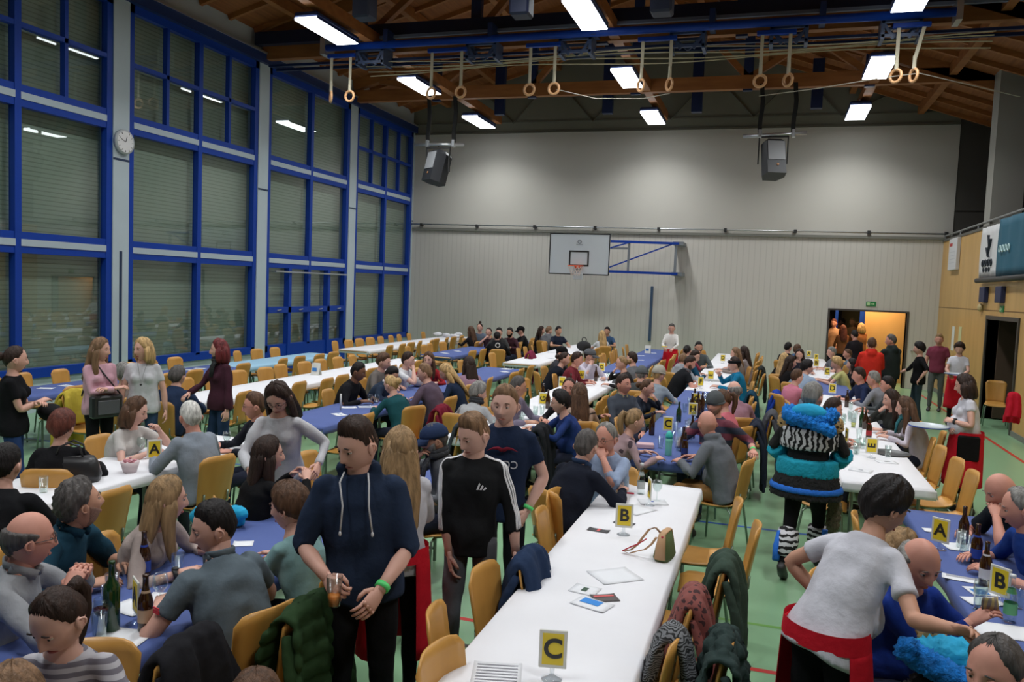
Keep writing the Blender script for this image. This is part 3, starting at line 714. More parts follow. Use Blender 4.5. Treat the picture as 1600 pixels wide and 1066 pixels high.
block('empty foreground row', XP, 1.5, 6.92, [(1.5, 6.92, M_white, 'white paper cover on the big empty table in the foreground')])
block('fifth row mid block', XQ, 7.83, 15.6, [(7.83, 13.9, M_bluec, 'blue paper cover with turquoise bottle in the centre'), (13.92, 15.6, M_white, 'short white paper cover behind the central blue one')])
block('fifth row far block', XQ, 16.0, 23.2, [(16.0, 23.2, M_white, 'white paper cover in the centre running to the far wall')])
block('sixth row mid block', XRr, 7.8, 14.75, [(7.8, 14.75, M_white, 'white paper cover with the sideways letter E sign on the right')])
block('sixth row far block', XRr, 14.8, 23.4, [(14.8, 17.6, M_bluec, 'blue paper cover on the right row before the foyer opening'), (17.6, 23.4, M_white, 'white paper cover on the right row nearest the foyer opening')])
block('right foreground row', XS, 1.5, 7.0, [(1.5, 7.0, M_bluec, 'blue paper cover with letter A and B signs at the lower right')])

# ------------------------------------------------------------------ chairs
M_chair = woodmat('beech_plywood', s2l(188, 136, 64), s2l(204, 152, 78), (2, 2, .5), .38, 3)
M_cleg = mat('green_grey_chair_leg', s2l(126, 146, 130), .3, .5)
def chair_proto(detail=True):
    t = thing('stacking_chair', (0, 0, 0), 0, 'x', 'chair')
    # backrest: tall curved plywood shell narrowing to the seat
    G = []
    for i in range(9):
        v = i/8; z = .47+.43*v; hw = .160+.030*v
        if v > .85: hw -= .02*((v-.85)/.15)**2*2.2
        G.append([(u*hw, -.185-.075*v-.035*(1-u*u)+.02*(1-v)*0, z-(.012*(abs(u)**6) if v > .9 else 0)) for u in np.linspace(-1, 1, 9)])
    bk = MB().sheet(G, .012)
    G = []
    for i in range(9):
        v = i/8; y = -.215+.43*v; hw = .16+.05*min(1, v*1.6)-(.02*((v-.8)/.2)**2*2 if v > .8 else 0)
        zz = .455-.02*math.sin(PI*v)-(.03*((v-.75)/.25)**2 if v > .75 else 0)+(.03*((.2-v)/.2)**2 if v < .2 else 0)
        G.append([(u*hw, y, zz+.012*abs(u)**3) for u in np.linspace(-1, 1, 9)])
    st = MB().sheet(G, .012)
    legs = []
    for sx in (-1, 1):
        legs.append(MB().tube([(sx*.16, .13, .435), (sx*.19, .17, .40), (sx*.215, .19, .012)], .011, 8))
        legs.append(MB().tube([(sx*.16, -.13, .435), (sx*.19, -.17, .40), (sx*.215, -.23, .012)], .011, 8))
    bar = MB().tube([(-.16, .13, .43), (.16, .13, .43)], .011, 8).tube([(-.16, -.13, .43), (.16, -.13, .43)], .011, 8)
    for sx in (-1, 1): bar.tube([(sx*.16, .13, .43), (sx*.16, -.13, .43)], .011, 8).tube([(sx*.12, -.15, .43), (sx*.12, -.23, .5), (sx*.12, -.235, .58)], .009, 6)
    if detail:
        obj('seat', st, M_chair, t, True); obj('backrest', bk, M_chair, t, True)
        for l in legs: obj('leg', l, M_cleg, t, True)
        obj('seat_frame', bar, M_cleg, t, True)
    else:
        for l in legs: bar.join(l)
        obj('seat', st, M_chair, t, True); obj('backrest', bk, M_chair, t, True); obj('leg_frame', bar, M_cleg, t, True)
    return t
chA = chair_proto(True); chB = chair_proto(False); usedc = {0: False, 1: False}
CH = []           # (x, y)
def put_chair(x, y, rz, label, group='stacking chairs'):
    far = 0 if math.hypot(x, y) < 12.5 else 1
    pr = (chA, chB)[far]
    if not usedc[far]:
        pr.location = (x, y, 0); pr.rotation_euler = (0, 0, rz); pr['label'] = label; pr['group'] = group; usedc[far] = True; o = pr
    else: o = dup(pr, (x, y, 0), rz, label, group)
    CH.append((x, y)); return o
# ------------------------------------------------------------------ people
def norm(v): v = np.array(v, float); return v/(np.linalg.norm(v)+1e-9)
def g_(x, s): return np.exp(-(x/s)**2)
def head_base(nl, nt, fem=False):
    t = -PI+2*PI*np.arange(nl)/nl; ph = t-.45*np.sin(t); th = -PI/2+PI*np.arange(nt+1)/nt
    PH, TH = np.meshgrid(ph, th)
    dx = np.cos(TH)*np.sin(PH); dy = np.cos(TH)*np.cos(PH); dz = np.sin(TH)
    X = .076*dx; Y = .094*np.sign(dy)*abs(dy)**.92-.004; Z = .120*dz
    tt = np.clip(-Z/.115, 0, 1)
    X = X*(1-(.40 if fem else .34)*tt**1.5)
    Y = np.where(dy < 0, Y*(1-.5*tt), Y*(1-.10*tt))
    X = X*(1+.03*g_(Z-.05, .05)*(dy < .2))
    fr = np.clip(dy, 0, 1)
    Y += (.026*g_(X, .012+.006*np.clip(-Z/.03, 0, 1))*np.interp(Z, [-.045, -.036, -.028, .022, .035], [0, .55, 1, .12, 0]))*(fr > .3)
    Y += -.011*(g_(X-.031, .017)+g_(X+.031, .017))*g_(Z-.012, .014)*fr
    Y += .005*g_(abs(X)-.028, .02)*g_(Z-.032, .010)*fr
    Y += .004*(g_(abs(X)-.040, .02))*g_(Z+.02, .02)*fr
    Y += .007*g_(X, .022)*(g_(Z+.058, .007)+g_(Z+.072, .008))*fr
    Y += -.005*g_(X, .026)*g_(Z+.065, .004)*fr
    Y += .010*g_(X, .022)*g_(Z+.098, .016)*fr
    return PH, TH, np.stack([X, Y, Z], -1)
def grid_faces(nl, nt): return [(i*nl+j, i*nl+(j+1) % nl, (i+1)*nl+(j+1) % nl, (i+1)*nl+j) for i in range(nt) for j in range(nl)]
RES = {0: (72, 56), 1: (44, 34), 2: (28, 20)}
def head_mb(res, fem):
    nl, nt = RES[res]; PH, TH, P = head_base(nl, nt, fem)
    mb = MB().add(P.reshape(-1, 3), grid_faces(nl, nt))
    for s in (-1, 1):
        R_ = rzm(s*-.35)@ry(s*.12)
        mb.ell((s*.077, -.008, -.008), (.010, .019, .033), 10, 8, 0, R_)
        if res < 2: mb.torus((s*.084, -.010, -.004), .018, .005, (s*.9, .35, 0), 14, 5)
    return mb
def hair_mb(style, res):
    nl, nt = RES[res]; PH, TH, P = head_base(nl, nt, False)
    a = np.degrees(abs(PH)); Z = P[..., 2]
    n = P/np.linalg.norm(P, axis=-1, keepdims=True)
    line_ = np.interp(a, [0, 40, 58, 70, 84, 100, 125, 180], [.082, .076, .062, .046, .010, .018, -.045, -.072])
    th = .014+0*Z; mb = MB()
    if style == 'buzz': th = .004+.004*np.clip(Z/.1, 0, 1)
    if style == 'short': th = .006+.011*np.clip((Z-.03)/.07, 0, 1)
    if style == 'quiff': th = .003+.017*np.clip((Z-.045)/.05, 0, 1)*(1+.6*np.clip(np.cos(PH), 0, 1))
    if style == 'curly': th = .022+.008*np.sin(PH*13+Z*90)*np.cos(Z*120)
    if style in ('long', 'bob', 'longback', 'pony', 'bun', 'topbun'):
        line_ = np.interp(a, [0, 22, 45, 62, 80, 180], [.088, .080, .058, .024, -.03, -.078]); th = .016+.004*np.sin(PH*9)
    if style in ('pony', 'bun', 'topbun'): th = .008+0*Z; line_ = np.interp(a, [0, 40, 58, 72, 88, 105, 180], [.100, .090, .068, .040, .008, -.01, -.072])
    if style == 'ring':
        line_ = np.interp(a, [0, 60, 75, 86, 105, 180], [.3, .3, .02, .005, -.01, -.07]); th = .013+0*Z
    if style == 'recede': line_ = np.interp(a, [0, 25, 45, 62, 84, 100, 125, 180], [.108, .112, .098, .06, .010, .018, -.045, -.072]); th = .012+0*Z
    if style == 'pixie': line_ = np.interp(a, [0, 35, 55, 75, 90, 180], [.070, .066, .042, .006, -.015, -.08]); th = .02+.01*np.clip(Z/.08, 0, 1)+.004*np.sin(PH*11+Z*60)
    th = th*np.clip((Z-line_)/.045+.25, .2, 1)
    line_ = line_+.0025*np.sin(PH*37)+.002*np.sin(PH*61+1)
    m_ = np.clip((Z-line_)/.014+.5, 0, 1); m_ = m_*m_*(3-2*m_)
    if style == 'ring': up = np.interp(a, [60, 90, 180], [.035, .045, .055]); k = np.clip((up-Z)/.015+.5, 0, 1); m_ = m_*k
    if style == 'bald': return None
    th = th+.0025*np.sin(PH*31+Z*25)+.0015*np.sin(PH*53)
    off = -.007+m_*(.007+th)
    mb.add((P+n*off[..., None]).reshape(-1, 3), grid_faces(nl, nt))
    sg = 16 if res < 2 else 10
    if style in ('long', 'longback'):
        Ls = .36 if style == 'long' else .46
        mb.loft([(0, -.035, .05), (0, -.055, -.03), (0, -.075, -.12), (0, -.10, -.22), (0, -.12, -Ls*.85), (0, -.125, -Ls)], [(.078, .062), (.094, .062), (.10, .05), (.105, .038), (.09, .03), (.05, .015)], (1, 0, 0), sg)
        for s in (-1, 1): mb.loft([(s*.068, .0, .03), (s*.084, .005, -.03), (s*.088, .0, -.10), (s*.09, .01, -.17), (s*.088, .03, -.27), (s*.085, .035, -.31)], [(.018, .035), (.02, .04), (.022, .038), (.025, .032), (.022, .025), (.008, .01)], (1, 0, 0), sg)
    if style == 'bob':
        mb.loft([(0, -.03, .05), (0, -.035, -.02), (0, -.045, -.08), (0, -.05, -.135), (0, -.045, -.15)], [(.085, .07), (.103, .08), (.108, .072), (.098, .06), (.07, .045)], (1, 0, 0), sg)
        for s in (-1, 1): mb.loft([(s*.07, .0, .04), (s*.088, .012, -.03), (s*.088, .015, -.09), (s*.078, .012, -.135)], [(.02, .035), (.018, .038), (.018, .034), (.008, .018)], (1, 0, 0), sg)
    if style == 'bun': mb.ell((0, -.125, .02), (.042, .038, .042), 14, 10)
    if style == 'topbun': mb.ell((0, -.04, .145), (.038, .036, .036), 14, 10)
    return mb
HC = {}
def cached(key, fn):
    if key not in HC: HC[key] = fn()
    return HC[key]
def hand_mb(curl=.5, res=0):
    sg = 8 if res < 2 else 6
    mb = MB(); R_ = rx
    mb.loft([(0, -.03, 0), (0, .0, 0), (0, .03, 0), (0, .07, -.002), (0, .092, -.004)], [(.025, .021), (.029, .019), (.038, .016), (.042, .0145), (.036, .011)], (1, 0, 0), 12 if res < 2 else 8)
    for i, (x, L_, r) in enumerate(((-.031, .072, .0088), (-.010, .081, .0092), (.011, .076, .0088), (.031, .060, .0078))):
        p = np.array([x, .078, -.003]); P = [p.copy()]; a = curl*.5+.08*i*curl
        sp = (x/.031)*.10*(1-.6*curl)
        for q, f_ in enumerate((.42, .33, .25)):
            d = np.array([math.sin(sp), math.cos(a)*math.cos(sp), -math.sin(a)]); p = p+d*L_*f_; P.append(p.copy()); a += curl*(1.0-.15*q)
        mb.tube(P, [r, r*.96, r*.86, r*.62], sg)
        mb.ell(P[-1], (r*.62, r*.62, r*.62), 6, 4); mb.ell((x, .085, .003), (r*1.1, r*1.3, r*.8), 6, 4)
    t_ = [(-.026, .012, -.004), (-.048, .038, -.014-.01*curl), (-.054+.012*curl, .064, -.022-.018*curl), (-.050+.022*curl, .086-.012*curl, -.028-.026*curl)]
    mb.tube(t_, [.014, .0115, .010, .0065], sg); mb.ell(t_[-1], (.0066, .0066, .0066), 6, 4)
    return mb
def ik(S, W, l1, l2, pole):
    S = np.array(S, float); W = np.array(W, float); d = W-S; L_ = np.linalg.norm(d); mx_ = (l1+l2)*.995
    if L_ > mx_: W = S+d/L_*mx_; L_ = mx_; d = W-S
    if L_ < abs(l1-l2)+.02: L_ = abs(l1-l2)+.02; W = S+norm(d)*L_
    u = norm(W-S); a = (l1*l1-l2*l2+L_*L_)/(2*L_); h = math.sqrt(max(0, l1*l1-a*a)); p = np.array(pole, float); p = norm(p-u*np.dot(p, u))
    return S+u*a+p*h, W
SK = {'f': s2l(214, 166, 148), 't': s2l(194, 146, 122), 'd': s2l(120, 82, 62), 'p': s2l(216, 172, 156), 'r': s2l(206, 148, 130)}
HCOL = {'black': s2l(30, 26, 26), 'dbrown': s2l(52, 38, 32), 'brown': s2l(86, 62, 46), 'lbrown': s2l(124, 96, 72), 'blond': s2l(184, 152, 104), 'dblond': s2l(146, 118, 84),
        'grey': s2l(128, 126, 122), 'white': s2l(206, 204, 198), 'dgrey': s2l(84, 80, 78), 'red': s2l(104, 42, 44), 'auburn': s2l(96, 52, 42)}
def skinmat(k): return mat('skin_'+k, SK[k], .55, var=.05, vscale=14, spec=.35)
def hairmat(k): return mat('hair_'+k, HCOL[k], .55, var=.45, vscale=40, bump=.8, bscale=90, stretch=(1, 1, .1), spec=.22)
def cloth(c, rough=.9):
    if not isinstance(c, tuple): return c
    return mat('cloth', s2l(*c), rough, var=.05, vscale=20, bump=.35, bscale=30, spec=.15)
def wrinkle(me, amp, seed):
    rs = np.random.RandomState(seed); n = len(me.vertices); co = np.empty(n*3); me.vertices.foreach_get('co', co); co = co.reshape(-1, 3)
    no = np.empty(n*3); me.vertices.foreach_get('normal', no); no = no.reshape(-1, 3); d = np.zeros(n)
    for i in range(7):
        k = rs.randn(3); k = k/np.linalg.norm(k)*2*PI/rs.uniform(.09, .26); k[2] *= .8
        w_ = co@(rs.randn(3)*9); d += np.sin(co@k+1.3*np.sin(w_)+rs.uniform(0, 6))
    d = np.sign(d)*abs(d)**.9/4
    co = co+no*(d*amp)[:, None]; me.vertices.foreach_set('co', co.reshape(-1)); me.update()
PEOPLE = []
ARM = {  # seated: hand targets x (outward), forward, up ; standing use s_ names
 'table': (.17, .40, .80), 'fold': (.05, .40, .81), 'chin': (.06, .24, 1.08), 'lap': (.12, .30, .62), 'up': (.10, .36, .98), 'phone': (.10, .34, .92), 'reach': (.14, .52, .82), 'back': (.30, -.10, .72),
 's_side': (.25, .04, .80), 's_fold': (-.06, .22, 1.16), 's_pocket': (.21, .10, .93), 's_hold': (.10, .32, 1.08), 's_front': (.10, .34, 1.05), 's_table': (.14, .50, .85), 's_hip': (.26, .02, .98)}
def person(u, v, face, label, look=None, pitch=8, h=1.72, lean=10, side=0, sit=True, sex='m', hair=('short', 'brown'), skin='f', top=(60, 60, 70), sleeve='long', bot=(40, 44, 60),
           R='table', Lh='table', fx=(), res=None, chair=True, girth=1.0, neck='round', ztop=None, turn=0, curl=.5, collar=None, shoes=(40, 40, 42), base=None, hood=False):
    k = h/1.75; zp = .56 if sit else .95*k
    la = math.radians(lean); sa = math.radians(side)
    sp = np.array([math.sin(sa), math.sin(la)*math.cos(sa), math.cos(la)*math.cos(sa)])
    P0 = np.array([0, 0, zp]); sh = P0+sp*.455*k; nb = P0+sp*.515*k
    hd = nb+np.array([math.sin(sa)*.5, math.sin(la*.55), math.cos(la*.55)])*.108*k+np.array([0, .022, 0])
    hk = 1.06*(k*.5+.5)
    topp = hd+np.array([0, 0, .128*hk])
    a = math.radians(face-90); Rw = rzm(a)
    if base is None:
        w0 = np.array(at(u, v, topp[2])); b = w0-Rw@topp
    else: b = np.array([base[0], base[1], 0.])
    D = math.hypot(b[0], b[1])
    if res is None: res = 0 if D < 6.5 else (1 if D < 11.5 else 2)
    vox = (.011, .016, .022)[res]
    root = thing('person', (float(b[0]), float(b[1]), 0), a, label, 'person')
    PEOPLE.append((float(b[0]), float(b[1]), face, sit, label))
    fem = sex == 'f'; lk = math.radians((look if look is not None else face)-face)
    Rh = rzm(lk)@rx(-math.radians(pitch))
    sk = skinmat(skin)
    W_ = (.138 if fem else .158)*k*(girth*.3+.7); g = girth
    # arms
    arms = []
    for s, spec in ((1, R), (-1, Lh)):
        S_ = sh+np.array([s*W_, -.005, -.03*k])
        if turn: S_ = P0+rzm(math.radians(turn))@(S_-P0)
        if not isinstance(spec, str) and spec[0] == 'pd':      # hand where the photo shows it, a little nearer than the body
            q_ = ray(spec[1], spec[2]); hh = math.hypot(q_[0], q_[1]); dd = (math.hypot(b[0], b[1])-spec[3])/hh
            T_ = Rw.T@(np.array([q_[0]*dd, q_[1]*dd, EYE+q_[2]*dd])-np.array([b[0], b[1], 0])); tg = (abs(T_[0]), T_[1], T_[2])
        else:
            tg = ARM[spec] if isinstance(spec, str) else spec
            T_ = np.array([s*tg[0], tg[1], tg[2]*(1 if sit else k)])
        if spec == 'chin': T_ = hd+np.array([s*.035, .115, -.135])
        pole = (s*.7, -.35, -.6) if not (isinstance(spec, str) and spec in ('table', 'fold', 'reach', 'chin', 'up', 'phone')) else (s*.8, -.15, -.75)
        E_, Wr = ik(S_, T_, .285*k, .25*k, pole); arms.append((s, S_, E_, Wr, spec))
    body = MB(); hm = cached(('head', res, fem), lambda: head_mb(res, fem)); body.join(hm, Rh*hk, hd)
    tw = .9 if fem else 1.0
    nk = .046 if fem else .054
    jaw = hd+Rh@np.array([0, -.016, -.045])
    body.loft([P0, P0+sp*.2*k, P0+sp*.38*k, nb-sp*.055, nb-sp*.012, nb*.5+jaw*.5, jaw], [(.12*g, .09*g), (.10*tw, .075), (.10*tw, .07), (.088*tw, .062), (nk*1.15, nk*1.04), (nk*.97, nk), (nk*.95, nk)], (1, 0, 0), 16)
    for s, S_, E_, Wr, spec in arms:
        r0 = (.041 if fem else .047)*k*(g*.4+.6)
        t1 = norm(E_-S_); t2 = norm(Wr-E_)
        cv = .97 if sleeve in ('short', 'cap', 'none') else .80
        pts = [S_, S_+(E_-S_)*.5, E_-t1*.03, E_+(t2-t1)*.006, E_+t2*.03, E_+(Wr-E_)*.35, E_+(Wr-E_)*.7, Wr]
        rr = [r0*.8, r0*.92*cv, r0*.82*cv, r0*.82*cv, r0*.86*cv, r0*(.82 if sleeve != 'long' else .66), r0*(.62 if sleeve != 'long' else .5), r0*.52]
        body.loft(pts, rr, (1, .2, .1), 12)
        d = norm(Wr-E_)
        cu = curl[0 if s > 0 else 1] if isinstance(curl, tuple) else curl
        up_ = np.array([s*1.0, 0, .1]) if (isinstance(spec, str) and spec in ('s_side', 's_pocket')) else (np.array([s*.25, .1, 1.0]) if sit or (isinstance(spec, str) and spec != 's_side') else np.array([s*.8, .1, .5]))
        if isinstance(spec, str) and spec == 'chin': up_ = np.array([s*.4, 1, .2]); cu = .9
        if sit and isinstance(spec, str) and spec in ('table', 'fold', 'reach'): d = norm(d*[1, 1, .25]); cu = .35 if cu == .5 else cu
        z_ = norm(up_-d*np.dot(up_, d)); x_ = np.cross(d, z_); Rm = np.stack([x_, d, z_], 1)
        hm = cached(('hand', cu, res), lambda: hand_mb(cu, res))
        if s < 0: Rm = Rm@np.diag([-1, 1, 1])
        body.join(hm, Rm*(.92 if fem else 1.0)*k, Wr, flip=(s < 0))
    # legs
    legs = []
    for s in (1, -1):
        hp = P0+np.array([s*.085*k, 0, -.03])
        if sit: kn = np.array([s*.11, .42*k, .50*k+.01]); an = np.array([s*.12, .40*k-.03*s, .09])
        else:
            st_ = .05 if s > 0 else -.04
            if 'stride' in fx: st_ = .30 if s > 0 else -.16
            kn = np.array([s*.095*k, st_*.6+.03, .50*k]); an = np.array([s*.10*k, st_-.02, .09])
            if 'stride' in fx and s < 0: an = np.array([s*.1, -.34, .16])
        legs.append((s, hp, kn, an))
    if bot == 'skin' or res == 0:
        for s, hp, kn, an in legs: body.loft([hp, kn, an, an-[0, 0, .04]], [.06, .045, .035, .035], (1, 0, 0), 10)
    me = obj('body', body, sk, root, True)
    # face details
    if D < 14:
        ebm = cached('eyew', lambda: MB().ell((0, 0, 0), (.0125, .0105, .0070), 12, 8).mesh('eye', mat('eye_white', s2l(205, 198, 192), .3)))
        irm = cached('eyei', lambda: MB().ell((0, .0078, 0), (.0055, .004, .0055), 10, 6).mesh('iris', mat('iris_dark', s2l(40, 30, 26), .2)))
        lidm = cached(('lid', skin), lambda: MB().ell((0, -.0005, .0035), (.0142, .0115, .0072), 12, 8).mesh('eyelid', skinmat(skin)))
        brm = cached(('brow', hair[1]), lambda: MB().tube([(-.016, -.004, -.003), (-.005, .003, .002), (.008, .003, .002), (.017, -.004, -.004)], [.0016, .0032, .0032, .0012], 6).mesh('eyebrow', mat('eyebrow_'+hair[1], tuple(c*.7 for c in HCOL.get(hair[1], (.05, .04, .03))), .8)))
        for s in (1, -1):
            for nm, m_, dv in (('eye', ebm, (s*.030, .0705, .010)), ('iris', irm, (s*.030, .0715, .0085)), ('eyelid', lidm, (s*.030, .0715, .0145 if pitch > 15 else .013)), ('eyebrow', brm, (s*.031, .0845, .034))):
                o = obj(nm, m_, None, me); q = Matrix([list(map(float, r)) for r in (Rh*hk)]).to_4x4(); q.translation = Vector(hd+(Rh*hk)@np.array(dv)); o.matrix_local = q
        lp = cached(('lip', fem), lambda: MB().loft([(-.024, -.008, -.001), (-.012, .0, .002), (0, .003, .001), (.012, .0, .002), (.024, -.008, -.001)], [.0012, .0042, .0052, .0042, .0012], (0, 0, 1), 8).mesh('lips', mat('lip_f' if fem else 'lip_m', s2l(168, 92, 88) if fem else s2l(170, 108, 96), .5)))
        o = obj('lips', lp, None, me); q = Matrix([list(r) for r in (Rh*hk)]).to_4x4(); q.translation = Vector(hd+(Rh*hk)@np.array((0, .0795, -.0655))); o.matrix_local = q
    # hair
    if hair[0] not in ('bald', 'none'):
        hmb = cached(('hair', hair[0], res), lambda: hair_mb(hair[0], res))
        hq = MB().join(hmb, Rh*hk, hd)
        if hair[0] == 'pony':
            bk_ = Rh@np.array([0, -1., 0]); p0 = hd+Rh@np.array([0, -.085, .055])*hk; bk_ = norm([bk_[0], bk_[1], 0])
            hq.loft([p0, p0+bk_*.035+[0, 0, .015], p0+bk_*.06-[0, 0, .02], p0+bk_*.065-[0, 0, .10], p0+bk_*.05-[0, 0, .18], p0+bk_*.04-[0, 0, .25]], [.020, .030, .034, .032, .024, .005], (1, 0, 0), 12)
        obj('hair', hq, hairmat(hair[1]), root, True)
    HX = lambda mb: MB().join(mb, Rh*hk, hd)
    # top
    tm = cloth(top)
    t_ = MB(); e = .016 if not hood else .024
    if fem: rings = [(-.10, .165*g, .125*g), (-.02, .170*g, .13*g), (.14, .136*g+.006, .106*g+.004), (.27, .154, .118), (.36, .158, .108), (.425, .124, .084), (.455, .094, .068), (.478, .074, .058)]
    else: rings = [(-.10, .160*g, .120*g), (-.02, .162*g, .125*g), (.14, .150*g, .115*g), (.28, .172*(g*.5+.5), .120*(g*.5+.5)), (.38, .172, .112), (.435, .138, .09), (.472, .098, .072), (.497, .076, .064)]
    if not sit: rings = [r for r in rings]
    Pc = []; Rc = []
    for q, a1, a2 in rings:
        bend = .018*math.sin(PI*min(1, max(0, q/.5))) * (-1 if sit else -.4)
        Pc.append(P0+sp*q*k+np.array([0, bend, 0])); Rc.append((a1*k+e*.6, a2*k+e*.4))
    xa = rzm(math.radians(turn))@np.array([1, 0, 0]) if turn else (1, 0, 0)
    t_.loft(Pc, Rc, xa, 20)
    if fem and res < 2:
        for s in (-1, 1): t_.ell(P0+sp*.30*k+np.array([s*.062, .082, 0]), (.062, .055, .062), 10, 8)
    if g > 1.08: t_.ell(P0+sp*.12*k+np.array([0, .06*g, 0]), (.15*g, .11*g, .14), 12, 8)
    for s, S_, E_, Wr, spec in arms:
        r0 = (.044 if fem else .051)*k*(g*.4+.6)+(.008 if hood else .003)
        f1 = {'short': .62, 'cap': .35, 'none': .12}.get(sleeve)
        t_.ell(S_+np.array([-s*.012, 0, -.004]), (r0*1.12, r0*1.1, r0*1.05), 10, 8)
        if f1: t_.loft([S_+norm(S_-E_)*.01, S_+(E_-S_)*f1*.6, S_+(E_-S_)*f1], [r0, r0*1.02, r0*1.04], (1, .2, .1), 12)
        else:
            f2 = {'long': .93, '34': .45, 'roll': .12}[sleeve]
            t_.loft([S_+norm(S_-E_)*.01, S_+(E_-S_)*.5, E_, E_+(Wr-E_)*f2*.6, E_+(Wr-E_)*f2], [r0, r0*.98, r0*.9, r0*.80, r0*(.66 if sleeve == 'long' else .82)], (1, .2, .1), 12)
    if hood:
        c_ = nb-sp*.01
        for q in range(9):
            an_ = PI*q/8; t_.ell(c_+np.array([math.cos(an_)*.078, .012-math.sin(an_)*.085, .006+.012*math.sin(an_)]), (.032, .034, .038), 8, 6)
        t_.ell(c_+np.array([0, -.105, -.05]), (.085, .045, .07), 10, 8)
    tmsh = remesh(t_, vox, 5 if res == 0 else 3, .5); wrinkle(tmsh, .0095 if res < 2 else .005, int(abs(u)*7+v))
    tmsh.materials.append(tm); to = obj('sweater' if sleeve == 'long' else 'shirt', tmsh, None, root)
    if collar is not None:
        cm = MB()
        for s in (-1, 1):
            cm.beam(nb+np.array([s*.066, -.02, .005]), nb+np.array([s*.026, .078, -.045]), .016, .042)
        cm.loft([nb+np.array([-.066, .0, .004]), nb+np.array([-.045, -.05, .014]), nb+np.array([0, -.068, .018]), nb+np.array([.045, -.05, .014]), nb+np.array([.066, .0, .004])], [(.008, .021)]*5, (0, 1, 0), 8)
        obj('collar', cm, cloth(collar), root, True)
    # trousers
    b_ = MB(); rt = (.083 if not fem else .080)*k*(g*.5+.5)
    b_.loft([P0+np.array([0, 0, .06]), P0, P0+np.array([0, .0, -.07])], [(.150*k*g, .112*g), (.158*k*g, .118*g), (.14*k*g, .10*g)], (1, 0, 0), 16)
    for s, hp, kn, an in legs:
        d = norm(an-kn)
        b_.loft([hp, hp+(kn-hp)*.5, kn-norm(kn-hp)*.02, kn+d*.05, kn+(an-kn)*.5, an], [rt, rt*.9, rt*.74, rt*.70, rt*.62, rt*.52], (1, 0, 0), 12)
        b_.ell(hp, (rt*1.02,)*3, 10, 8); b_.ell(kn, (rt*.74,)*3, 8, 6)
    bm = remesh(b_, max(vox, .014), 4, .5); wrinkle(bm, .005, int(v*3)); bm.materials.append(cloth(bot)); obj('trousers', bm, None, root)
    for s, hp, kn, an in legs:
        tip = 0
        sm = MB().loft([an+[0, -.055, -.03], an+[0, -.04, -.035], an+[0, .02, -.04], an+[0, .10, -.055], an+[0, .165, -.062], an+[0, .185, -.064]], [(.022, .026), (.034, .046), (.038, .045), (.044, .032), (.036, .022), (.012, .012)], (1, 0, 0), 12)
        if abs(an[2]-.09) > .02: V = sm.arr()-an; sm.v = [V@rx(-.6).T+an]
        obj('shoe', sm, mat('shoe_leather', s2l(*shoes), .5), root, True)
    # extras
    M_bk = mat('black_plastic', (.02, .02, .02), .5)
    for f_ in fx:
        n_, _, arg = f_.partition(':')
        if n_ == 'glasses':
            q = MB()
            for s in (-1, 1):
                q.torus((s*.032, .094, .010), .021, .0016, (0, 1, 0), 18, 5); q.tube([(s*.052, .092, .014), (s*.078, .04, .012), (s*.083, -.01, .006)], .0016, 5)
            q.tube([(-.011, .098, .012), (.011, .098, .012)], .0016, 5)
            obj('spectacles', HX(q), mat('spectacle_frame', (.03, .025, .025), .3), root, True)
        elif n_ in ('beard', 'stubble', 'moustache'):
            nl, nt = RES[res]; PH, TH, P = head_base(nl, nt, False); Z = P[..., 2]; aa = np.degrees(abs(PH)); n = P/np.linalg.norm(P, axis=-1, keepdims=True)
            if n_ == 'moustache': mk = g_(P[..., 0], .026)*g_(Z+.053, .007)*(P[..., 1] > 0)
            else:
                lo = np.interp(aa, [0, 14, 24, 45, 80, 100], [-.070, -.072, -.046, -.035, .0, -.3]); mk = np.clip((lo-Z)/.008+.5, 0, 1)*(aa < 96)
                mk = np.maximum(mk, g_(P[..., 0], .026)*g_(Z+.054, .006)*(P[..., 1] > 0))
            th_ = .011 if n_ != 'stubble' else .0025
            q = MB().add((P+n*(-.006+mk*(.006+th_*mk))[..., None]).reshape(-1, 3), grid_faces(nl, nt)); obj('beard' if n_ != 'moustache' else 'moustache', HX(q), (hairmat(arg or 'dgrey') if n_ != 'stubble' else mat('stubble_skin', s2l(150, 116, 100), .8, var=.25, vscale=120)), root, True)
        elif n_ == 'cap':
            col = tuple(map(int, arg.split(','))); q = MB()
            q.loft([(0, -.004, z_) for z_ in (.030, .05, .08, .11, .13, .137)], [(.090, .110), (.090, .110), (.084, .102), (.062, .078), (.03, .04), (.004, .004)], (1, 0, 0), 22)
            G = [[(math.sin(t2)*(.088+.0*r2)*(1-.1*r2), .085*math.cos(t2)+.02+.075*r2*math.cos(t2), .034-.028*r2+.012*math.cos(t2)*0-.02*abs(math.sin(t2))*r2) for t2 in np.linspace(-1.25, 1.25, 11)] for r2 in (0, .35, .7, 1.0)]
            q.sheet(G, .005); obj('cap', HX(q), cloth(col), root, True)
        elif n_ == 'beanie':
            col = tuple(map(int, arg.split(','))); q = MB()
            q.loft([(0, -.006, .02), (0, -.006, .03), (0, -.008, .06), (0, -.012, .10), (0, -.02, .135), (0, -.024, .148)], [(.088, .108), (.092, .112), (.090, .108), (.078, .092), (.045, .055), (.006, .006)], (1, 0, 0), 22).torus((0, -.006, .028), .094, .010, (0, .1, 1), 24, 6)
            obj('beanie', HX(q), cloth(col), root, True)
        elif n_ == 'headband':
            q = MB().loft([(0, -.004, .025), (0, -.004, .035), (0, -.004, .065), (0, -.004, .072)], [(.086, .104), (.093, .112), (.090, .108), (.080, .098)], (1, 0, 0), 22)
            obj('headband', HX(q), cloth((24, 24, 28)), root, True)
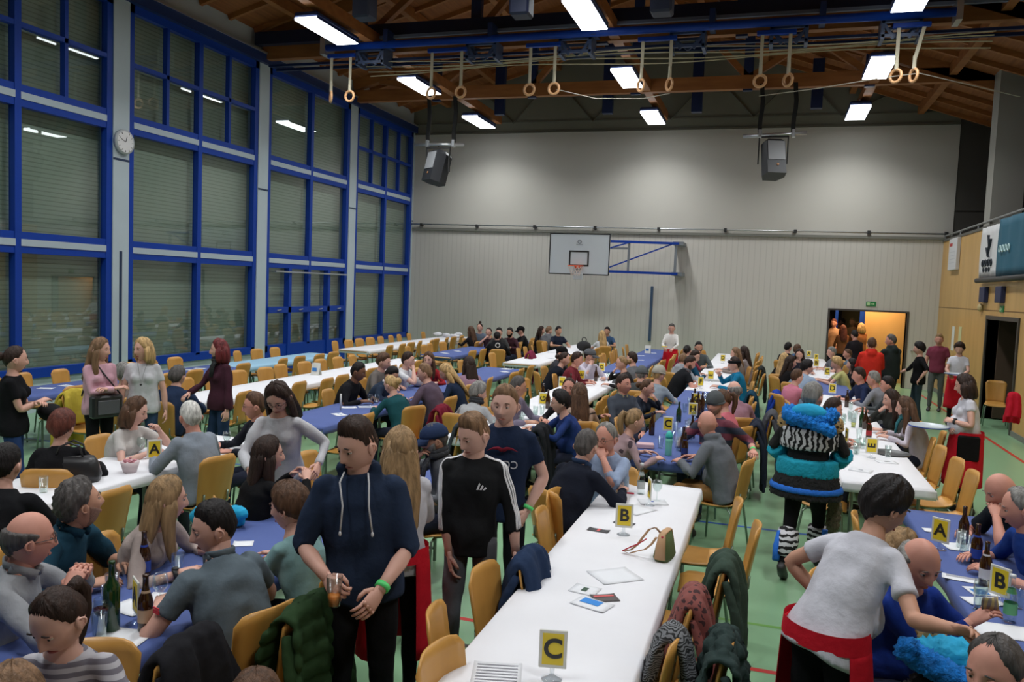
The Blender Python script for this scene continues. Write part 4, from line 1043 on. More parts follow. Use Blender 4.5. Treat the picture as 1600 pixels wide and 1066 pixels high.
            obj('white_mark', HX(MB().box(-.03, .03, .104, .112, .042, .06)), cloth((215, 215, 215)), root)
        elif n_ == 'scarf':
            col = tuple(map(int, arg.split(','))); q = MB()
            for dz, rr, r2 in ((0, .072, .028), (.028, .066, .024)): q.torus(nb+np.array([0, .012, dz+.005]), rr, r2, norm(np.array([0, .25, 1])), 22, 8)
            q.loft([nb+[-.02, .075, 0], nb+[-.03, .12, -.08], nb+[-.03, .135, -.2]], [(.03, .02), (.05, .018), (.045, .012)], (1, 0, 0), 10)
            obj('scarf', q, spots('scarf_knit%s' % arg, s2l(*col), s2l(*[min(255, c+26) for c in col]), 40, .3), root, True)
        elif n_ == 'band':
            s, S_, E_, Wr, spec = arms[0 if arg != 'L' else 1]; d = norm(Wr-E_); c_ = Wr-d*.03
            obj('wristband', MB().loft([c_-d*.012, c_+d*.012], [.034*k, .034*k], (1, .2, .1), 16), mat('neon_green_band', s2l(90, 220, 120), .5), root, True)
        elif n_ == 'watch':
            s, S_, E_, Wr, spec = arms[0 if arg != 'L' else 1]; d = norm(Wr-E_); c_ = Wr-d*.035
            obj('wristwatch', MB().loft([c_-d*.012, c_+d*.012], [.036*k, .034*k], (1, .2, .1), 14).ell(c_+[0, .0, .034], (.02, .02, .008)), M_bk, root, True)
        elif n_ == 'cords':
            for s in (-1, 1):
                p0 = nb+np.array([s*.055, .075, -.005]); fwd = np.array([0, .014, 0]); chest = P0+sp*.37*k+np.array([s*.060, .140, 0]); low = P0+sp*.25*k+np.array([s*.074, .166, 0])
                obj('drawcord', MB().tube([p0, p0+np.array([s*.012, .05, -.035]), chest, low], .0042, 6).ell(low, (.007, .007, .012), 8, 6), mat('white_cord', s2l(205, 205, 208), .7), root, True)
        elif n_ == 'stripes3':
            for s, S_, E_, Wr, spec in arms:
                d1 = norm(E_-S_); d2 = norm(Wr-E_); out = norm(np.array([s*.8, .75, .25])-d1*np.dot([s*.8, .75, .25], d1)); fw_ = np.cross(d1, out)
                for j in (-1, 0, 1):
                    r0 = .068*k; c3 = fw_*j*.021
                    nk = nb+np.array([s*.062, 0, .0])+np.array([0, 1, 0])*j*.021*(1)
                    P = [nk+[0, 0, .006], nk*.45+(S_+out*.02)*.55+np.array([0, j*.012, .058]), S_+np.array([s*.02, 0, .066])+np.array([0, j*.020, 0]), S_+out*r0+c3+d1*.04, S_+(E_-S_)*.5+out*(r0)+c3, E_+out*r0*.92+c3, E_+(Wr-E_)*.45+norm(out-d2*np.dot(out, d2))*r0*.85+c3]
                    P = [np.array(q_, float) for q_ in P]; PP = []
                    for q_ in range(len(P)-1):
                        for w_ in np.linspace(0, 1, 7)[:-1]: PP.append(P[q_]*(1-w_)+P[q_+1]*w_)
                    from mathutils.bvhtree import BVHTree
                    if 'bv' not in locals(): bv = BVHTree.FromPolygons([v_.co for v_ in tmsh.vertices], [tuple(p_.vertices) for p_ in tmsh.polygons])
                    G = []
                    for q_ in PP:
                        c4, n4, _, _ = bv.find_nearest(Vector(q_)); c4 = np.array(c4); n4 = np.array(n4); G.append((c4, n4))
                    rows = []
                    for q_ in range(len(G)):
                        tt_ = norm(G[min(q_+1, len(G)-1)][0]-G[max(q_-1, 0)][0]); sd_ = norm(np.cross(tt_, G[q_][1])); rows.append([G[q_][0]+sd_*.0055*w_+G[q_][1]*.0025 for w_ in (-1, 0, 1)])
                    obj('white_stripe', MB().sheet(rows, .004), cloth((225, 225, 228)), root, True)
            for i in range(3):
                q = MB(); w3 = .012; x0 = -.082+i*.018
                q.add([(x0, 0, 0), (x0+w3, 0, 0), (x0+w3*.6-.010+.0, 0, .010+.011*i+.008), (x0-.010, 0, .010+.011*i)] , [(0, 1, 2, 3)])
                V = q.arr(); V = np.concatenate([V, V+[0, .004, 0]]); q2 = MB().add(V, [(0, 1, 2, 3), (7, 6, 5, 4), (0, 4, 5, 1), (1, 5, 6, 2), (2, 6, 7, 3), (3, 7, 4, 0)])
                obj('chest_mark', q2, cloth((225, 225, 228)), root, False, tuple(P0+sp*.325*k+np.array([0, .138, 0])))
        elif n_ == 'bird':
            q = MB()
            for s in (-1, 1):
                q.loft([(0, .0, 0), (s*.03, 0, .014), (s*.06, 0, .012), (s*.10, -.006, -.006)], [(.006, .014), (.005, .011), (.005, .007), (.003, .001)], (0, 1, 0), 8)
            obj('red_bird_print', q, cloth((120, 34, 50)), root, True, tuple(P0+sp*.36*k+np.array([0, .130, 0])))
            q = text_mb('CO', .07, 0, .002); obj('white_print', q.xf(rx(PI/2)), cloth((200, 200, 205)), root, False, tuple(P0+sp*.27*k+np.array([-.05, .136, 0])))
        elif n_ == 'apron':
            z1_ = P0[2]+.04; z2_ = .34 if not sit else .4; G = []
            for i in range(9):
                v_ = i/8; z_ = z1_+(z2_-z1_)*v_; rr = .168*g+.045*v_**.7
                a0, a1 = (math.radians(-60), math.radians(240)) if arg != 'open' else (math.radians(-20), math.radians(215))
                G.append([(math.cos(t2)*rr*(1+.02*math.sin(t2*14)*v_), math.sin(t2)*(rr*.84)*(1+.02*math.sin(t2*11)*v_)+.02*v_, z_) for t2 in np.linspace(a0, a1, 33)])
            obj('apron', MB().sheet(G, .006), cloth((206, 32, 48)), root, True)
            obj('apron_band', MB().loft([(0, 0, z1_+.03), (0, 0, z1_-.05)], [(.172*g, .145*g), (.178*g, .15*g)], (1, 0, 0), 28, cap=False), cloth((206, 32, 48)), root, True)
        elif n_ == 'pouch':
            obj('waiter_pouch', MB().rbox(-.11, .11, -.03, .03, -.22, .06, .015), cloth((24, 22, 24)), root, False, (-.205, .03, P0[2]-.02), 1.45)
        elif n_ == 'necklace':
            obj('necklace', MB().tube([nb+[-.06, .03, 0], P0+sp*.40*k+[-.03, .125, 0], P0+sp*.25*k+[0, .165, 0], P0+sp*.40*k+[.03, .125, 0], nb+[.06, .03, 0]], .002, 5).ell(P0+sp*.24*k+[0, .17, 0], (.012, .006, .012)), M_bk, root, True)
        elif n_ == 'backprint':
            q = text_mb('CREW', .10, 0, .002); q.join(text_mb('2019', .07, 0, .002), None, (0, -.12, 0)); q.torus((0, .13, 0), .05, .012, (0, 0, 1), 16, 4)
            obj('back_print', q.xf(rzm(PI)@rx(PI/2)), cloth((215, 215, 215)), root, False, tuple(P0+sp*.30*k+np.array([0, -.150, 0])))
        elif n_ == 'shoulderbag':
            obj('handbag', MB().rbox(-.17, .17, -.05, .05, -.13, .11, .02), mat('black_leather', (.02, .02, .022), .35), root, False, (.02, .17, P0[2]+.02))
            obj('bag_pocket', MB().rbox(-.12, .12, .05, .06, -.09, .06, .008), mat('grey_leather', s2l(84, 84, 90), .35), root, False, (.02, .17, P0[2]+.02))
            obj('bag_strap', MB().tube([(-.15, .17, P0[2]+.12), P0+sp*.3*k+[-.02, .15, 0], nb+[.08, .03, 0], P0+sp*.3*k+[.05, -.15, 0], (.19, .0, P0[2]+.12)], .009, 6), mat('black_leather', (.02, .02, .022), .35), root, True)
        elif n_ == 'patch':
            s, S_, E_, Wr, spec = arms[1]; c_ = S_+(E_-S_)*.5
            o = obj('red_patch', MB().box(-.022, .022, -.003, .003, -.01, .008).box(-.022, .022, -.003, .003, .013, .019), cloth((190, 60, 70)), root, False, tuple(c_+norm(np.array([-1, -.1, .2]))*.068*k), PI/2)
        elif n_ == 'backstripe':
            obj('white_stripe', MB().loft([nb+[.14, -.05, -.03], nb+[.16, -.09, -.08], nb+[.13, -.13, -.2]], [(.02, .006)]*3, (1, 0, 0), 8), cloth((220, 220, 220)), root, True)
        elif n_ == 'earring':
            for s in (-1, 1): obj('earring', HX(MB().torus((s*.087, .0, -.05), .016, .002, (1, 0, 0), 16, 5)), M_alu, root, True)
    if sit and chair:
        c_ = b+Rw@np.array([0, .06, 0]); put_chair(float(c_[0]), float(c_[1]), a, 'plywood chair occupied by the %s' % short(label))
    return root, dict(P0=P0, sp=sp, nb=nb, hd=hd, arms=arms, Rh=Rh, k=k, sh=sh)
def short(lab):
    w_ = lab.split(); return ' '.join(w_[:10])
# ------------------------------------------------------------------ the people, near to far
def A(u, rel):                       # heading seen from the camera side: 0 right, 90 away, 180 left, 270 towards us
    r = ray(u, 600); return rel+math.degrees(math.atan2(r[1], r[0]))-90
K = (24, 24, 27)
hood_man = person(560, 652, A(560, 262), 'person in navy hoodie with white drawcords holding a cup of orange drink', look=A(560, 222), pitch=20, h=1.80, lean=2, side=4, sit=False, hair=('quiff', 'dbrown'), skin='f',
       top=(38, 50, 72), sleeve='roll', bot=(22, 22, 25), R=('pd', 512, 905, .22), Lh=('pd', 592, 925, .26), fx=('cords', 'band:L'), hood=True, curl=(1.0, .45), girth=1.05, res=0)
boy = person(742, 645, A(742, 265), 'person in black sweatshirt with three white sleeve stripes, hands in pockets', look=A(742, 222), pitch=22, h=1.70, lean=2, sit=False, hair=('quiff', 'lbrown'), skin='p',
       top=(30, 31, 33), sleeve='34', bot=(104, 106, 112), R=('pd', 702, 868, .06), Lh=('pd', 806, 868, .06), fx=('stripes3',), girth=.92, res=0)
person(790, 602, A(790, 268), 'person in dark blue T-shirt with red bird print and green wristband', look=A(790, 258), pitch=4, h=1.80, lean=0, sit=False, hair=('short', 'lbrown'), skin='p',
       top=(30, 42, 66), sleeve='short', bot=(26, 28, 34), R='s_side', Lh=('pd', 822, 800, .05), fx=('bird', 'band:L'), girth=.95, res=0)
person(626, 668, A(626, 96), 'person seen from behind with long streaked blond hair, white blouse and red apron', pitch=8, h=1.63, lean=2, sit=False, sex='f', hair=('longback', 'dblond'), top=(200, 200, 208), bot=K,
       R='s_front', Lh='s_front', fx=('apron',), res=0)
person(1385, 748, A(1385, 50), 'person in white T-shirt and red apron bending to clear the right foreground table', look=A(1385, 35), pitch=25, h=1.72, lean=30, sit=False, sex='f', hair=('pixie', 'black'), skin='t', top=(196, 196, 204), sleeve='short', bot=K,
       R=('pd', 1500, 985, .30), Lh=(.22, .22, .98), fx=('apron:open',), res=0, girth=1.12)
person(435, 594, A(435, 258), 'person in fluffy pale grey sweater with glasses bending over the white table', look=A(435, 250), pitch=38, h=1.70, lean=18, sit=False, sex='f', hair=('long', 'dbrown'), skin='f', top=(186, 186, 190), bot=(70, 90, 120),
       R=('pd', 390, 735, .42), Lh=('pd', 497, 728, .30), fx=('glasses', 'earring'), res=0)
# left standing group
w1 = person(24, 540, A(24, 350), 'person in black T-shirt standing at the left edge with a black jacket over folded arms', look=A(24, 8), pitch=6, h=1.70, lean=0, sit=False, sex='f', hair=('bun', 'dbrown'), top=K, sleeve='short', bot=(44, 66, 112), R='s_fold', Lh='s_fold')
person(157, 528, A(157, 300), 'person in pink sweater with arms crossed and a black bag at the hip', look=A(157, 330), pitch=4, h=1.70, lean=0, sit=False, sex='f', hair=('long', 'lbrown'), top=(206, 162, 176), bot=K, R='s_fold', Lh='s_fold', fx=('shoulderbag',), girth=1.05)
person(224, 528, A(224, 262), 'person in white knitted top with blond bob and long necklace standing by the windows', look=A(224, 215), pitch=4, h=1.70, lean=0, sit=False, sex='f', hair=('bob', 'blond'), top=(196, 196, 200), sleeve='short', bot=(52, 72, 100), R='s_side', Lh='s_side', fx=('necklace', 'watch'), girth=1.05)
person(343, 530, A(343, 205), 'person in maroon cardigan with dark red hair and black scarf', look=A(343, 182), pitch=3, h=1.68, lean=0, sit=False, sex='f', hair=('bob', 'red'), top=(66, 36, 48), bot=(44, 62, 92), R='s_front', Lh='s_side', fx=('scarf:24,26,28',), girth=1.08)
person(192, 568, A(192, 100), 'grey haired person half hidden between the pink and the white top', h=1.65, lean=5, hair=('pixie', 'grey'), top=(120, 110, 104), sex='f', pitch=0)
person(278, 572, A(278, 60), 'grey curly haired person in dark blue sweater seated near the windows', h=1.70, lean=18, hair=('curly', 'dgrey'), top=(36, 50, 76), girth=1.1)
# around the letter A table at the left
person(97, 642, A(97, 70), 'person with short reddish brown hair and black top seen from behind at the left', h=1.68, lean=8, sex='f', hair=('pixie', 'auburn'), top=K, girth=1.1, look=A(97, 60))
person(212, 620, A(212, 320), 'person in cream V-neck top with brown bob resting elbows on the white table', look=A(212, 335), pitch=16, h=1.72, lean=18, sex='f', hair=('bob', 'brown'), top=(192, 188, 184), sleeve='short', R='fold', Lh='up', skin='p')
person(298, 628, A(298, 128), 'white haired person in grey sweater seated with the back to the camera', look=A(298, 110), h=1.76, lean=14, hair=('short', 'white'), top=(128, 136, 146), bot=(70, 76, 90), girth=1.12, R='table', Lh='table', skin='r')
person(398, 613, A(398, 200), 'person with glasses and dark suit jacket behind the woman in the pale sweater', look=A(398, 182), pitch=5, h=1.74, lean=10, hair=('short', 'brown'), top=(36, 38, 46), fx=('glasses',), skin='r')
person(8, 694, A(8, 60), 'dark haired person in black seated at the very left edge', h=1.78, lean=14, hair=('short', 'black'), top=(22, 23, 26), girth=1.15)
# blue table in the left foreground
person(126, 748, A(126, 330), 'person in teal shirt with greying dark hair looking up to the right', look=A(126, 20), pitch=-12, h=1.80, lean=22, hair=('curly', 'dgrey'), skin='t', top=(32, 66, 84), sleeve='roll', collar=(32, 66, 84), girth=1.12, fx=('stubble:dgrey', 'watch'), R='table', Lh='table', res=0)
person(262, 745, A(262, 330), 'person in beige cardigan with greyish blond shoulder length hair', look=A(262, 8), pitch=4, h=1.70, lean=20, sex='f', hair=('long', 'dblond'), top=(164, 150, 144), sleeve='34', R='table', Lh='table', fx=('watch',), res=0)
person(46, 798, A(46, 340), 'balding person with glasses and pale grey shirt clasping both hands', look=A(46, 8), pitch=4, h=1.76, lean=14, hair=('ring', 'dgrey'), skin='r', top=(142, 144, 148), collar=(150, 152, 156), R='up', Lh='up', fx=('glasses',), res=0, curl=1.1, girth=1.08)
person(92, 914, A(92, 250), 'person with brown ponytail and striped white top looking down at the lower left', look=A(92, 225), pitch=32, h=1.66, lean=14, sex='f', hair=('pony', 'dbrown'), skin='p', top=stripes('grey_white_stripe', [s2l(176, 174, 180), s2l(110, 106, 116)], 2, .035), sleeve='short', R='table', Lh='table', res=0)
person(18, 1040, A(18, 90), 'light brown haired person with pink hairband at the lower left corner', h=1.50, lean=5, sex='f', hair=('long', 'lbrown'), top=(180, 160, 160))
person(335, 783, A(335, 125), 'dark haired person in grey polo shirt seated sideways beside the beer bottles', look=A(335, 188), pitch=12, h=1.80, lean=20, hair=('short', 'black'), skin='f', top=(92, 104, 112), sleeve='short', bot=(36, 56, 90), collar=(98, 110, 118), R='table', Lh='table', fx=('patch',), girth=1.15, res=0)
person(452, 757, A(452, 140), 'brown bobbed person in mint blouse seen from behind the navy hoodie', look=A(452, 150), h=1.68, lean=16, sex='f', hair=('pixie', 'brown'), top=(130, 166, 166), sleeve='34', R='table', Lh='fold', res=0, girth=1.05)
person(420, 682, A(420, 25), 'person in black with long dark wavy hair and hands folded under the chin', look=A(420, 5), pitch=2, h=1.70, lean=10, sex='f', hair=('longback', 'dbrown'), top=(20, 20, 22), R='up', Lh='up', res=0)
person(400, 1052, A(400, 90), 'brown crown of hair barely showing at the lower picture edge', h=1.60, lean=5, sex='f', hair=('short', 'brown'), top=(90, 80, 80), chair=False)
person(680, 662, A(680, 195), 'bearded person in grey sweater wearing a navy baseball cap', look=A(680, 188), pitch=12, h=1.74, lean=16, hair=('short', 'dgrey'), skin='t', top=(96, 98, 102), girth=1.12, fx=('cap:40,54,84', 'beard:grey', 'scarf:52,54,58'), res=0, R='chin')
# young group in the middle left
person(560, 566, A(560, 335), 'person in black long sleeved top with very short black hair at the blue table', look=A(560, 345), pitch=14, h=1.80, lean=22, hair=('short', 'black'), skin='d', top=(24, 24, 28))
person(600, 552, A(600, 330), 'curly brown haired person in grey behind the navy sweater', look=A(600, 340), pitch=14, h=1.78, lean=16, hair=('curly', 'brown'), top=(110, 104, 100))
person(612, 572, A(612, 335), 'dark haired person in navy sweater with white collar leaning over the table', look=A(612, 330), pitch=30, h=1.72, lean=34, hair=('short', 'black'), skin='t', top=(40, 52, 70), collar=(220, 220, 225))
person(638, 550, A(638, 335), 'person in white T-shirt holding a hand to the mouth', look=A(638, 350), pitch=5, h=1.80, lean=16, hair=('short', 'dbrown'), skin='p', top=(214, 216, 220), sleeve='short', R='chin', Lh='table')
person(670, 550, A(670, 262), 'person in red sweater with long brown hair facing the camera', look=A(670, 255), pitch=8, h=1.66, lean=12, sex='f', hair=('long', 'brown'), skin='p', top=(150, 38, 44))
person(664, 568, A(664, 150), 'person in mauve sweater seen from behind at the blue table', look=A(664, 172), h=1.80, lean=20, hair=('short', 'lbrown'), top=(88, 74, 88), girth=1.05)
person(612, 586, A(622, 128), 'person in dark green sweater with a small blond bun', look=A(622, 140), pitch=22, h=1.66, lean=28, sex='f', hair=('bun', 'blond'), top=(26, 72, 78), girth=1.05)
person(698, 568, A(698, 170), 'person in navy with very long blond ponytail over the shoulder', look=A(698, 192), pitch=30, h=1.70, lean=24, sex='f', hair=('longback', 'blond'), top=(28, 40, 62))
person(733, 557, A(733, 110), 'person in pale pink top with long dark brown hair', look=A(733, 120), h=1.70, lean=12, sex='f', hair=('longback', 'dbrown'), top=(160, 128, 146))
person(748, 598, A(748, 60), 'grey haired person in light grey knitted sweater leaning on the white table', look=A(748, 20), pitch=10, h=1.68, lean=32, sex='f', hair=('pixie', 'grey'), top=(160, 162, 164), fx=('scarf:40,42,46',), girth=1.1)
# letter G table
person(810, 588, A(810, 330), 'dark haired person with grey temples looking right behind the two boys', look=A(810, 8), h=1.76, lean=12, hair=('short', 'dgrey'), skin='t', top=(120, 112, 130))
person(876, 611, A(876, 195), 'person with glasses, black hair and blue quilted waistcoat', look=A(876, 190), pitch=6, h=1.68, lean=20, sex='f', hair=('pixie', 'black'), top=(36, 56, 110), R='reach', Lh='reach', fx=('glasses',), girth=1.1)
person(890, 590, A(890, 250), 'person in black cardigan with pulled back dark hair facing the camera', look=A(890, 262), pitch=4, h=1.72, lean=4, sex='f', hair=('bun', 'dbrown'), skin='r', top=(30, 30, 34), Lh=(.42, -.02, .86), fx=('scarf:60,62,68',))
person(906, 599, A(906, 105), 'person in beige striped sweater with long straight brown hair seen from behind', look=A(906, 100), h=1.70, lean=8, sex='f', hair=('longback', 'brown'), top=stripes('beige_black_stripe', [s2l(176, 150, 132), s2l(40, 36, 36)], 2, .16, duty=.9))
person(882, 550, A(882, 20), 'person in black sweater with brown hair leaning far over the white table', look=A(882, 0), pitch=12, h=1.78, lean=30, sex='f', hair=('bun', 'dbrown'), top=(22, 26, 36), R='reach', Lh='reach')
person(902, 550, A(902, 350), 'person in dark red behind the person leaning over the white table', look=A(902, 5), h=1.78, lean=16, hair=('short', 'dbrown'), skin='r', top=(110, 40, 48))
person(878, 541, A(878, 340), 'person with a black cap at the white table', h=1.76, lean=12, hair=('short', 'black'), top=(60, 60, 66), fx=('cap:18,18,20',))
person(922, 545, A(922, 300), 'person with grey cap, glasses and white shirt drinking', look=A(922, 350), h=1.76, lean=12, hair=('short', 'dbrown'), top=(196, 190, 204), fx=('cap:90,92,96', 'glasses'), R='chin')
person(972, 556, A(972, 190), 'fair haired person with glasses resting the chin on a hand', look=A(972, 188), h=1.70, lean=14, sex='f', hair=('bun', 'dblond'), top=(40, 38, 40), R='chin', fx=('glasses',))
person(988, 550, A(988, 120), 'brown haired person in black and grey sweater with a white shoulder stripe', look=A(988, 165), h=1.80, lean=18, hair=('short', 'dbrown'), top=(98, 100, 104), fx=('backstripe',), girth=1.1)
# far left groups by the far wall
person(736, 510, A(736, 140), 'brown haired person in black seated leftmost by the far wall', h=1.66, lean=10, sex='f', hair=('long', 'brown'), top=(34, 30, 32))
person(750, 505, A(750, 255), 'person with dark hair in a top knot by the far wall', h=1.74, lean=4, sex='f', hair=('topbun', 'dbrown'), top=(96, 108, 124))
person(764, 512, A(764, 250), 'person with bare arms and dark hair by the far wall', h=1.66, lean=8, sex='f', hair=('bun', 'dbrown'), top=(70, 50, 56), sleeve='short', R='chin')
person(777, 518, A(777, 95), 'person in black hoodie with white back print', h=1.74, lean=16, hair=('buzz', 'black'), top=(24, 24, 27), fx=('backprint',), hood=True)
person(780, 512, A(780, 260), 'short dark haired person partly hidden behind the black hoodie', h=1.74, lean=6, hair=('short', 'black'), top=(60, 60, 60))
person(797, 512, A(797, 240), 'bearded person in dark checked shirt by the far wall', h=1.74, lean=12, hair=('short', 'black'), skin='t', top=(66, 40, 48), fx=('beard:black',))
person(814, 510, A(814, 190), 'person in black T-shirt with a black cap turned left by the far wall', look=A(814, 188), h=1.72, lean=12, hair=('short', 'black'), top=(28, 28, 30), sleeve='short', fx=('cap:18,18,20',), R='reach')
person(846, 510, A(846, 310), 'person with very long dark hair in black top near the wall', look=A(846, 350), h=1.62, lean=6, sex='f', hair=('longback', 'dbrown'), top=(26, 26, 30))
person(858, 510, A(858, 60), 'person in grey hooded top seen from behind near the wall', look=A(858, 30), h=1.74, lean=16, hair=('short', 'lbrown'), top=(104, 106, 110), hood=True)
person(873, 510, A(873, 300), 'dark haired person in navy T-shirt leaning back on the far side', look=A(873, 310), h=1.76, lean=4, hair=('short', 'black'), skin='t', top=(34, 40, 56), sleeve='short', Lh='table')
person(941, 517, A(941, 110), 'person in white T-shirt with long blond hair below the basketball goal', h=1.68, lean=8, sex='f', hair=('longback', 'blond'), top=(206, 208, 212), sleeve='short', bot=K)
person(949, 511, A(949, 250), 'dark haired person in blue T-shirt facing the blond one', h=1.76, lean=8, hair=('short', 'black'), skin='t', top=(58, 84, 118), sleeve='short')
wt = person(1050, 505, A(1050, 262), 'person in white blouse and red apron standing before the far wall with a yellow note', pitch=22, h=1.66, lean=0, sit=False, sex='f', hair=('buzz', 'dgrey'), top=(220, 218, 214), sleeve='long', bot=K, R='s_front', Lh='s_front', fx=('apron',))
# central blue table
person(917, 672, A(917, 45), 'grey haired person in dark navy jumper with blue collar turned away', look=A(917, 62), pitch=10, h=1.80, lean=20, hair=('short', 'dgrey'), top=(24, 28, 40), collar=(48, 66, 96), bot=(46, 60, 90), girth=1.15, res=0, R='reach')
person(948, 660, A(948, 245), 'person with grey hair, glasses and light blue shirt covering the chin', look=A(948, 240), pitch=10, h=1.76, lean=10, hair=('recede', 'grey'), skin='r', top=(146, 162, 190), sleeve='34', bot=(120, 130, 150), fx=('glasses', 'moustache:dgrey'), Lh='chin', R='table', res=0)
person(992, 638, A(992, 15), 'person in dusty pink floral sweater with a blond ponytail', look=A(992, 20), pitch=10, h=1.68, lean=20, sex='f', hair=('pony', 'dblond'), top=spots('floral_pink_knit', s2l(158, 132, 136), s2l(70, 54, 62), 11, .30), R='table', Lh='table', res=0)
person(975, 585, A(975, 300), 'person in grey jacket leaning back and looking to the right', look=A(975, 325), pitch=-4, h=1.78, lean=-6, hair=('short', 'dbrown'), skin='r', top=(70, 76, 86), collar=(150, 145, 120), R='lap', Lh='lap')
person(1012, 592, A(1012, 330), 'person in dark blue top with tied hair resting a cheek on one hand', look=A(1012, 345), pitch=8, h=1.60, lean=20, sex='f', hair=('bun', 'brown'), skin='f', top=(36, 42, 54), Lh='chin', R='fold')
person(1030, 572, A(1030, 60), 'person in pale blue grey top wearing a cream beanie', look=A(1030, 50), h=1.74, lean=16, sex='f', hair=('short', 'blond'), top=(142, 154, 166), fx=('beanie:170,166,154',))
person(1003, 573, A(1003, 80), 'person with a grey beanie half hidden behind the cream one', h=1.56, lean=10, hair=('short', 'grey'), top=(70, 74, 76), fx=('beanie:92,96,98',))
person(1078, 556, A(1078, 20), 'bearded person in black polo shirt writing at the blue table', look=A(1078, 0), pitch=24, h=1.80, lean=26, hair=('short', 'dbrown'), skin='r', top=(24, 26, 30), sleeve='short', collar=(110, 114, 120), fx=('beard:brown',), girth=1.1)
person(1068, 552, A(1068, 50), 'person in light grey hooded top with cropped brown hair', h=1.62, lean=16, hair=('buzz', 'lbrown'), top=(150, 156, 164), hood=True)
person(1092, 534, A(1092, 270), 'dark haired person with beard resting the chin on a hand, facing us', look=A(1092, 285), h=1.78, lean=10, hair=('short', 'black'), skin='t', top=(90, 96, 98), R='chin', fx=('beard:black',))
person(1074, 539, A(1074, 80), 'person with black hair and raspberry top seen from behind', h=1.68, lean=10, sex='f', hair=('bun', 'black'), top=(150, 66, 84))
person(1086, 547, A(1086, 20), 'dark haired person in petrol blue behind the black polo shirt', look=A(1086, 340), pitch=20, h=1.74, lean=20, hair=('short', 'dbrown'), top=(24, 70, 96))
person(1150, 543, A(1150, 190), 'person with long light brown hair on the far right of the central row', h=1.70, lean=8, sex='f', hair=('longback', 'lbrown'), top=(140, 128, 122))
person(1163, 541, A(1163, 165), 'person with brown hair behind the light brown haired one in the central row', h=1.70, lean=8, sex='f', hair=('long', 'dbrown'), top=(150, 140, 140))
person(1148, 558, A(1148, 185), 'person in turquoise jacket with black headband raising a hand', look=A(1148, 190), pitch=2, h=1.76, lean=10, hair=('short', 'dbrown'), top=(24, 112, 150), R='up', Lh='table', fx=('headband',), girth=1.08)
person(1148, 595, A(1148, 110), 'balding grey haired person in dusty pink sweater seen from behind', look=A(1148, 120), h=1.76, lean=10, hair=('ring', 'grey'), top=(158, 120, 134), girth=1.1)
person(1130, 608, A(1130, 150), 'person with brown ponytail and coral top behind the striped sweater', look=A(1130, 182), h=1.70, lean=10, sex='f', hair=('pony', 'brown'), top=(196, 108, 120))
person(1118, 613, A(1118, 235), 'smiling person with grey beanie and maroon striped sweater, arm over a chair', look=A(1118, 245), pitch=4, h=1.80, lean=4, hair=('none', 'dbrown'), skin='r', top=stripes('maroon_navy_stripe', [s2l(108, 46, 62), s2l(44, 48, 66)], 2, .14), sleeve='34',
       Lh=(.50, .05, .78), R='table', fx=('beanie:84,88,90', 'stubble:dbrown', 'band:L'), girth=1.15, res=1)
person(1106, 641, A(1106, 160), 'bald person in grey hooded sweatshirt and brown trousers', look=A(1106, 118), pitch=8, h=1.78, lean=20, hair=('bald', 'dgrey'), skin='r', top=(104, 108, 114), bot=(140, 104, 62), hood=True, R='table', Lh='table', girth=1.1, res=0)
# right row
person(1262, 563, A(1262, 55), 'dark haired person in light blue sweater leaning over the right row', look=A(1262, 20), h=1.80, lean=26, hair=('pixie', 'black'), top=(146, 164, 188), girth=1.15)
person(1246, 577, A(1246, 40), 'person in pink shirt with grey scarf behind the light blue sweater', h=1.70, lean=16, hair=('short', 'brown'), top=(196, 120, 140))
person(1226, 552, A(1226, 70), 'person with long blond hair and black top in the right row', h=1.70, lean=8, sex='f', hair=('longback', 'blond'), top=(30, 28, 30))
person(1236, 556, A(1236, 30), 'person with long brown hair and black top in profile in the right row', look=A(1236, 5), h=1.70, lean=10, sex='f', hair=('long', 'dbrown'), top=(26, 24, 26))
person(1250, 545, A(1250, 300), 'person with long dark hair facing the camera in the right row', look=A(1250, 260), h=1.68, lean=8, sex='f', hair=('long', 'dbrown'), skin='f', top=(50, 50, 62))
person(1232, 535, A(1232, 60), 'black haired person in black far back at the right row', h=1.76, lean=8, hair=('short', 'black'), top=(26, 26, 28))
person(1246, 538, A(1246, 70), 'brown haired person in steel blue hooded top far back at the right row', h=1.76, lean=8, hair=('short', 'brown'), top=(70, 96, 128), hood=True)
person(1302, 622, A(1302, 10), 'brown haired person eating, half hidden behind the carnival costume', look=A(1302, 5), pitch=14, h=1.74, lean=20, hair=('short', 'dbrown'), skin='r', top=(90, 70, 60))
person(1300, 542, A(1300, 200), 'grey haired person in grey shirt at the right row near the foyer', h=1.76, lean=14, hair=('short', 'grey'), top=(110, 112, 118), sleeve='short')
person(1325, 545, A(1325, 190), 'person with reddish face and light blue top close to the foyer crowd', h=1.58, lean=10, hair=('buzz', 'brown'), skin='r', top=(120, 140, 160))
person(1308, 558, A(1308, 185), 'blond person in pale yellow T-shirt at the right row', look=A(1308, 180), pitch=14, h=1.72, lean=18, sex='f', hair=('pixie', 'blond'), top=(186, 186, 126), sleeve='short', bot=(50, 60, 100), R='reach', Lh='reach')
person(1332, 560, A(1332, 200), 'person with black hair and dark top beside the yellow T-shirt', look=A(1332, 190), h=1.58, lean=10, sex='f', hair=('long', 'black'), top=(40, 40, 48))
person(1343, 574, A(1343, 200), 'dark haired person in navy sweater at the right row', look=A(1343, 185), h=1.78, lean=14, hair=('short', 'dbrown'), skin='r', top=(34, 44, 74), girth=1.08)
person(1366, 580, A(1366, 160), 'grey haired person in light grey jacket at the right row', look=A(1366, 165), h=1.76, lean=18, hair=('short', 'grey'), skin='r', top=(126, 128, 136))
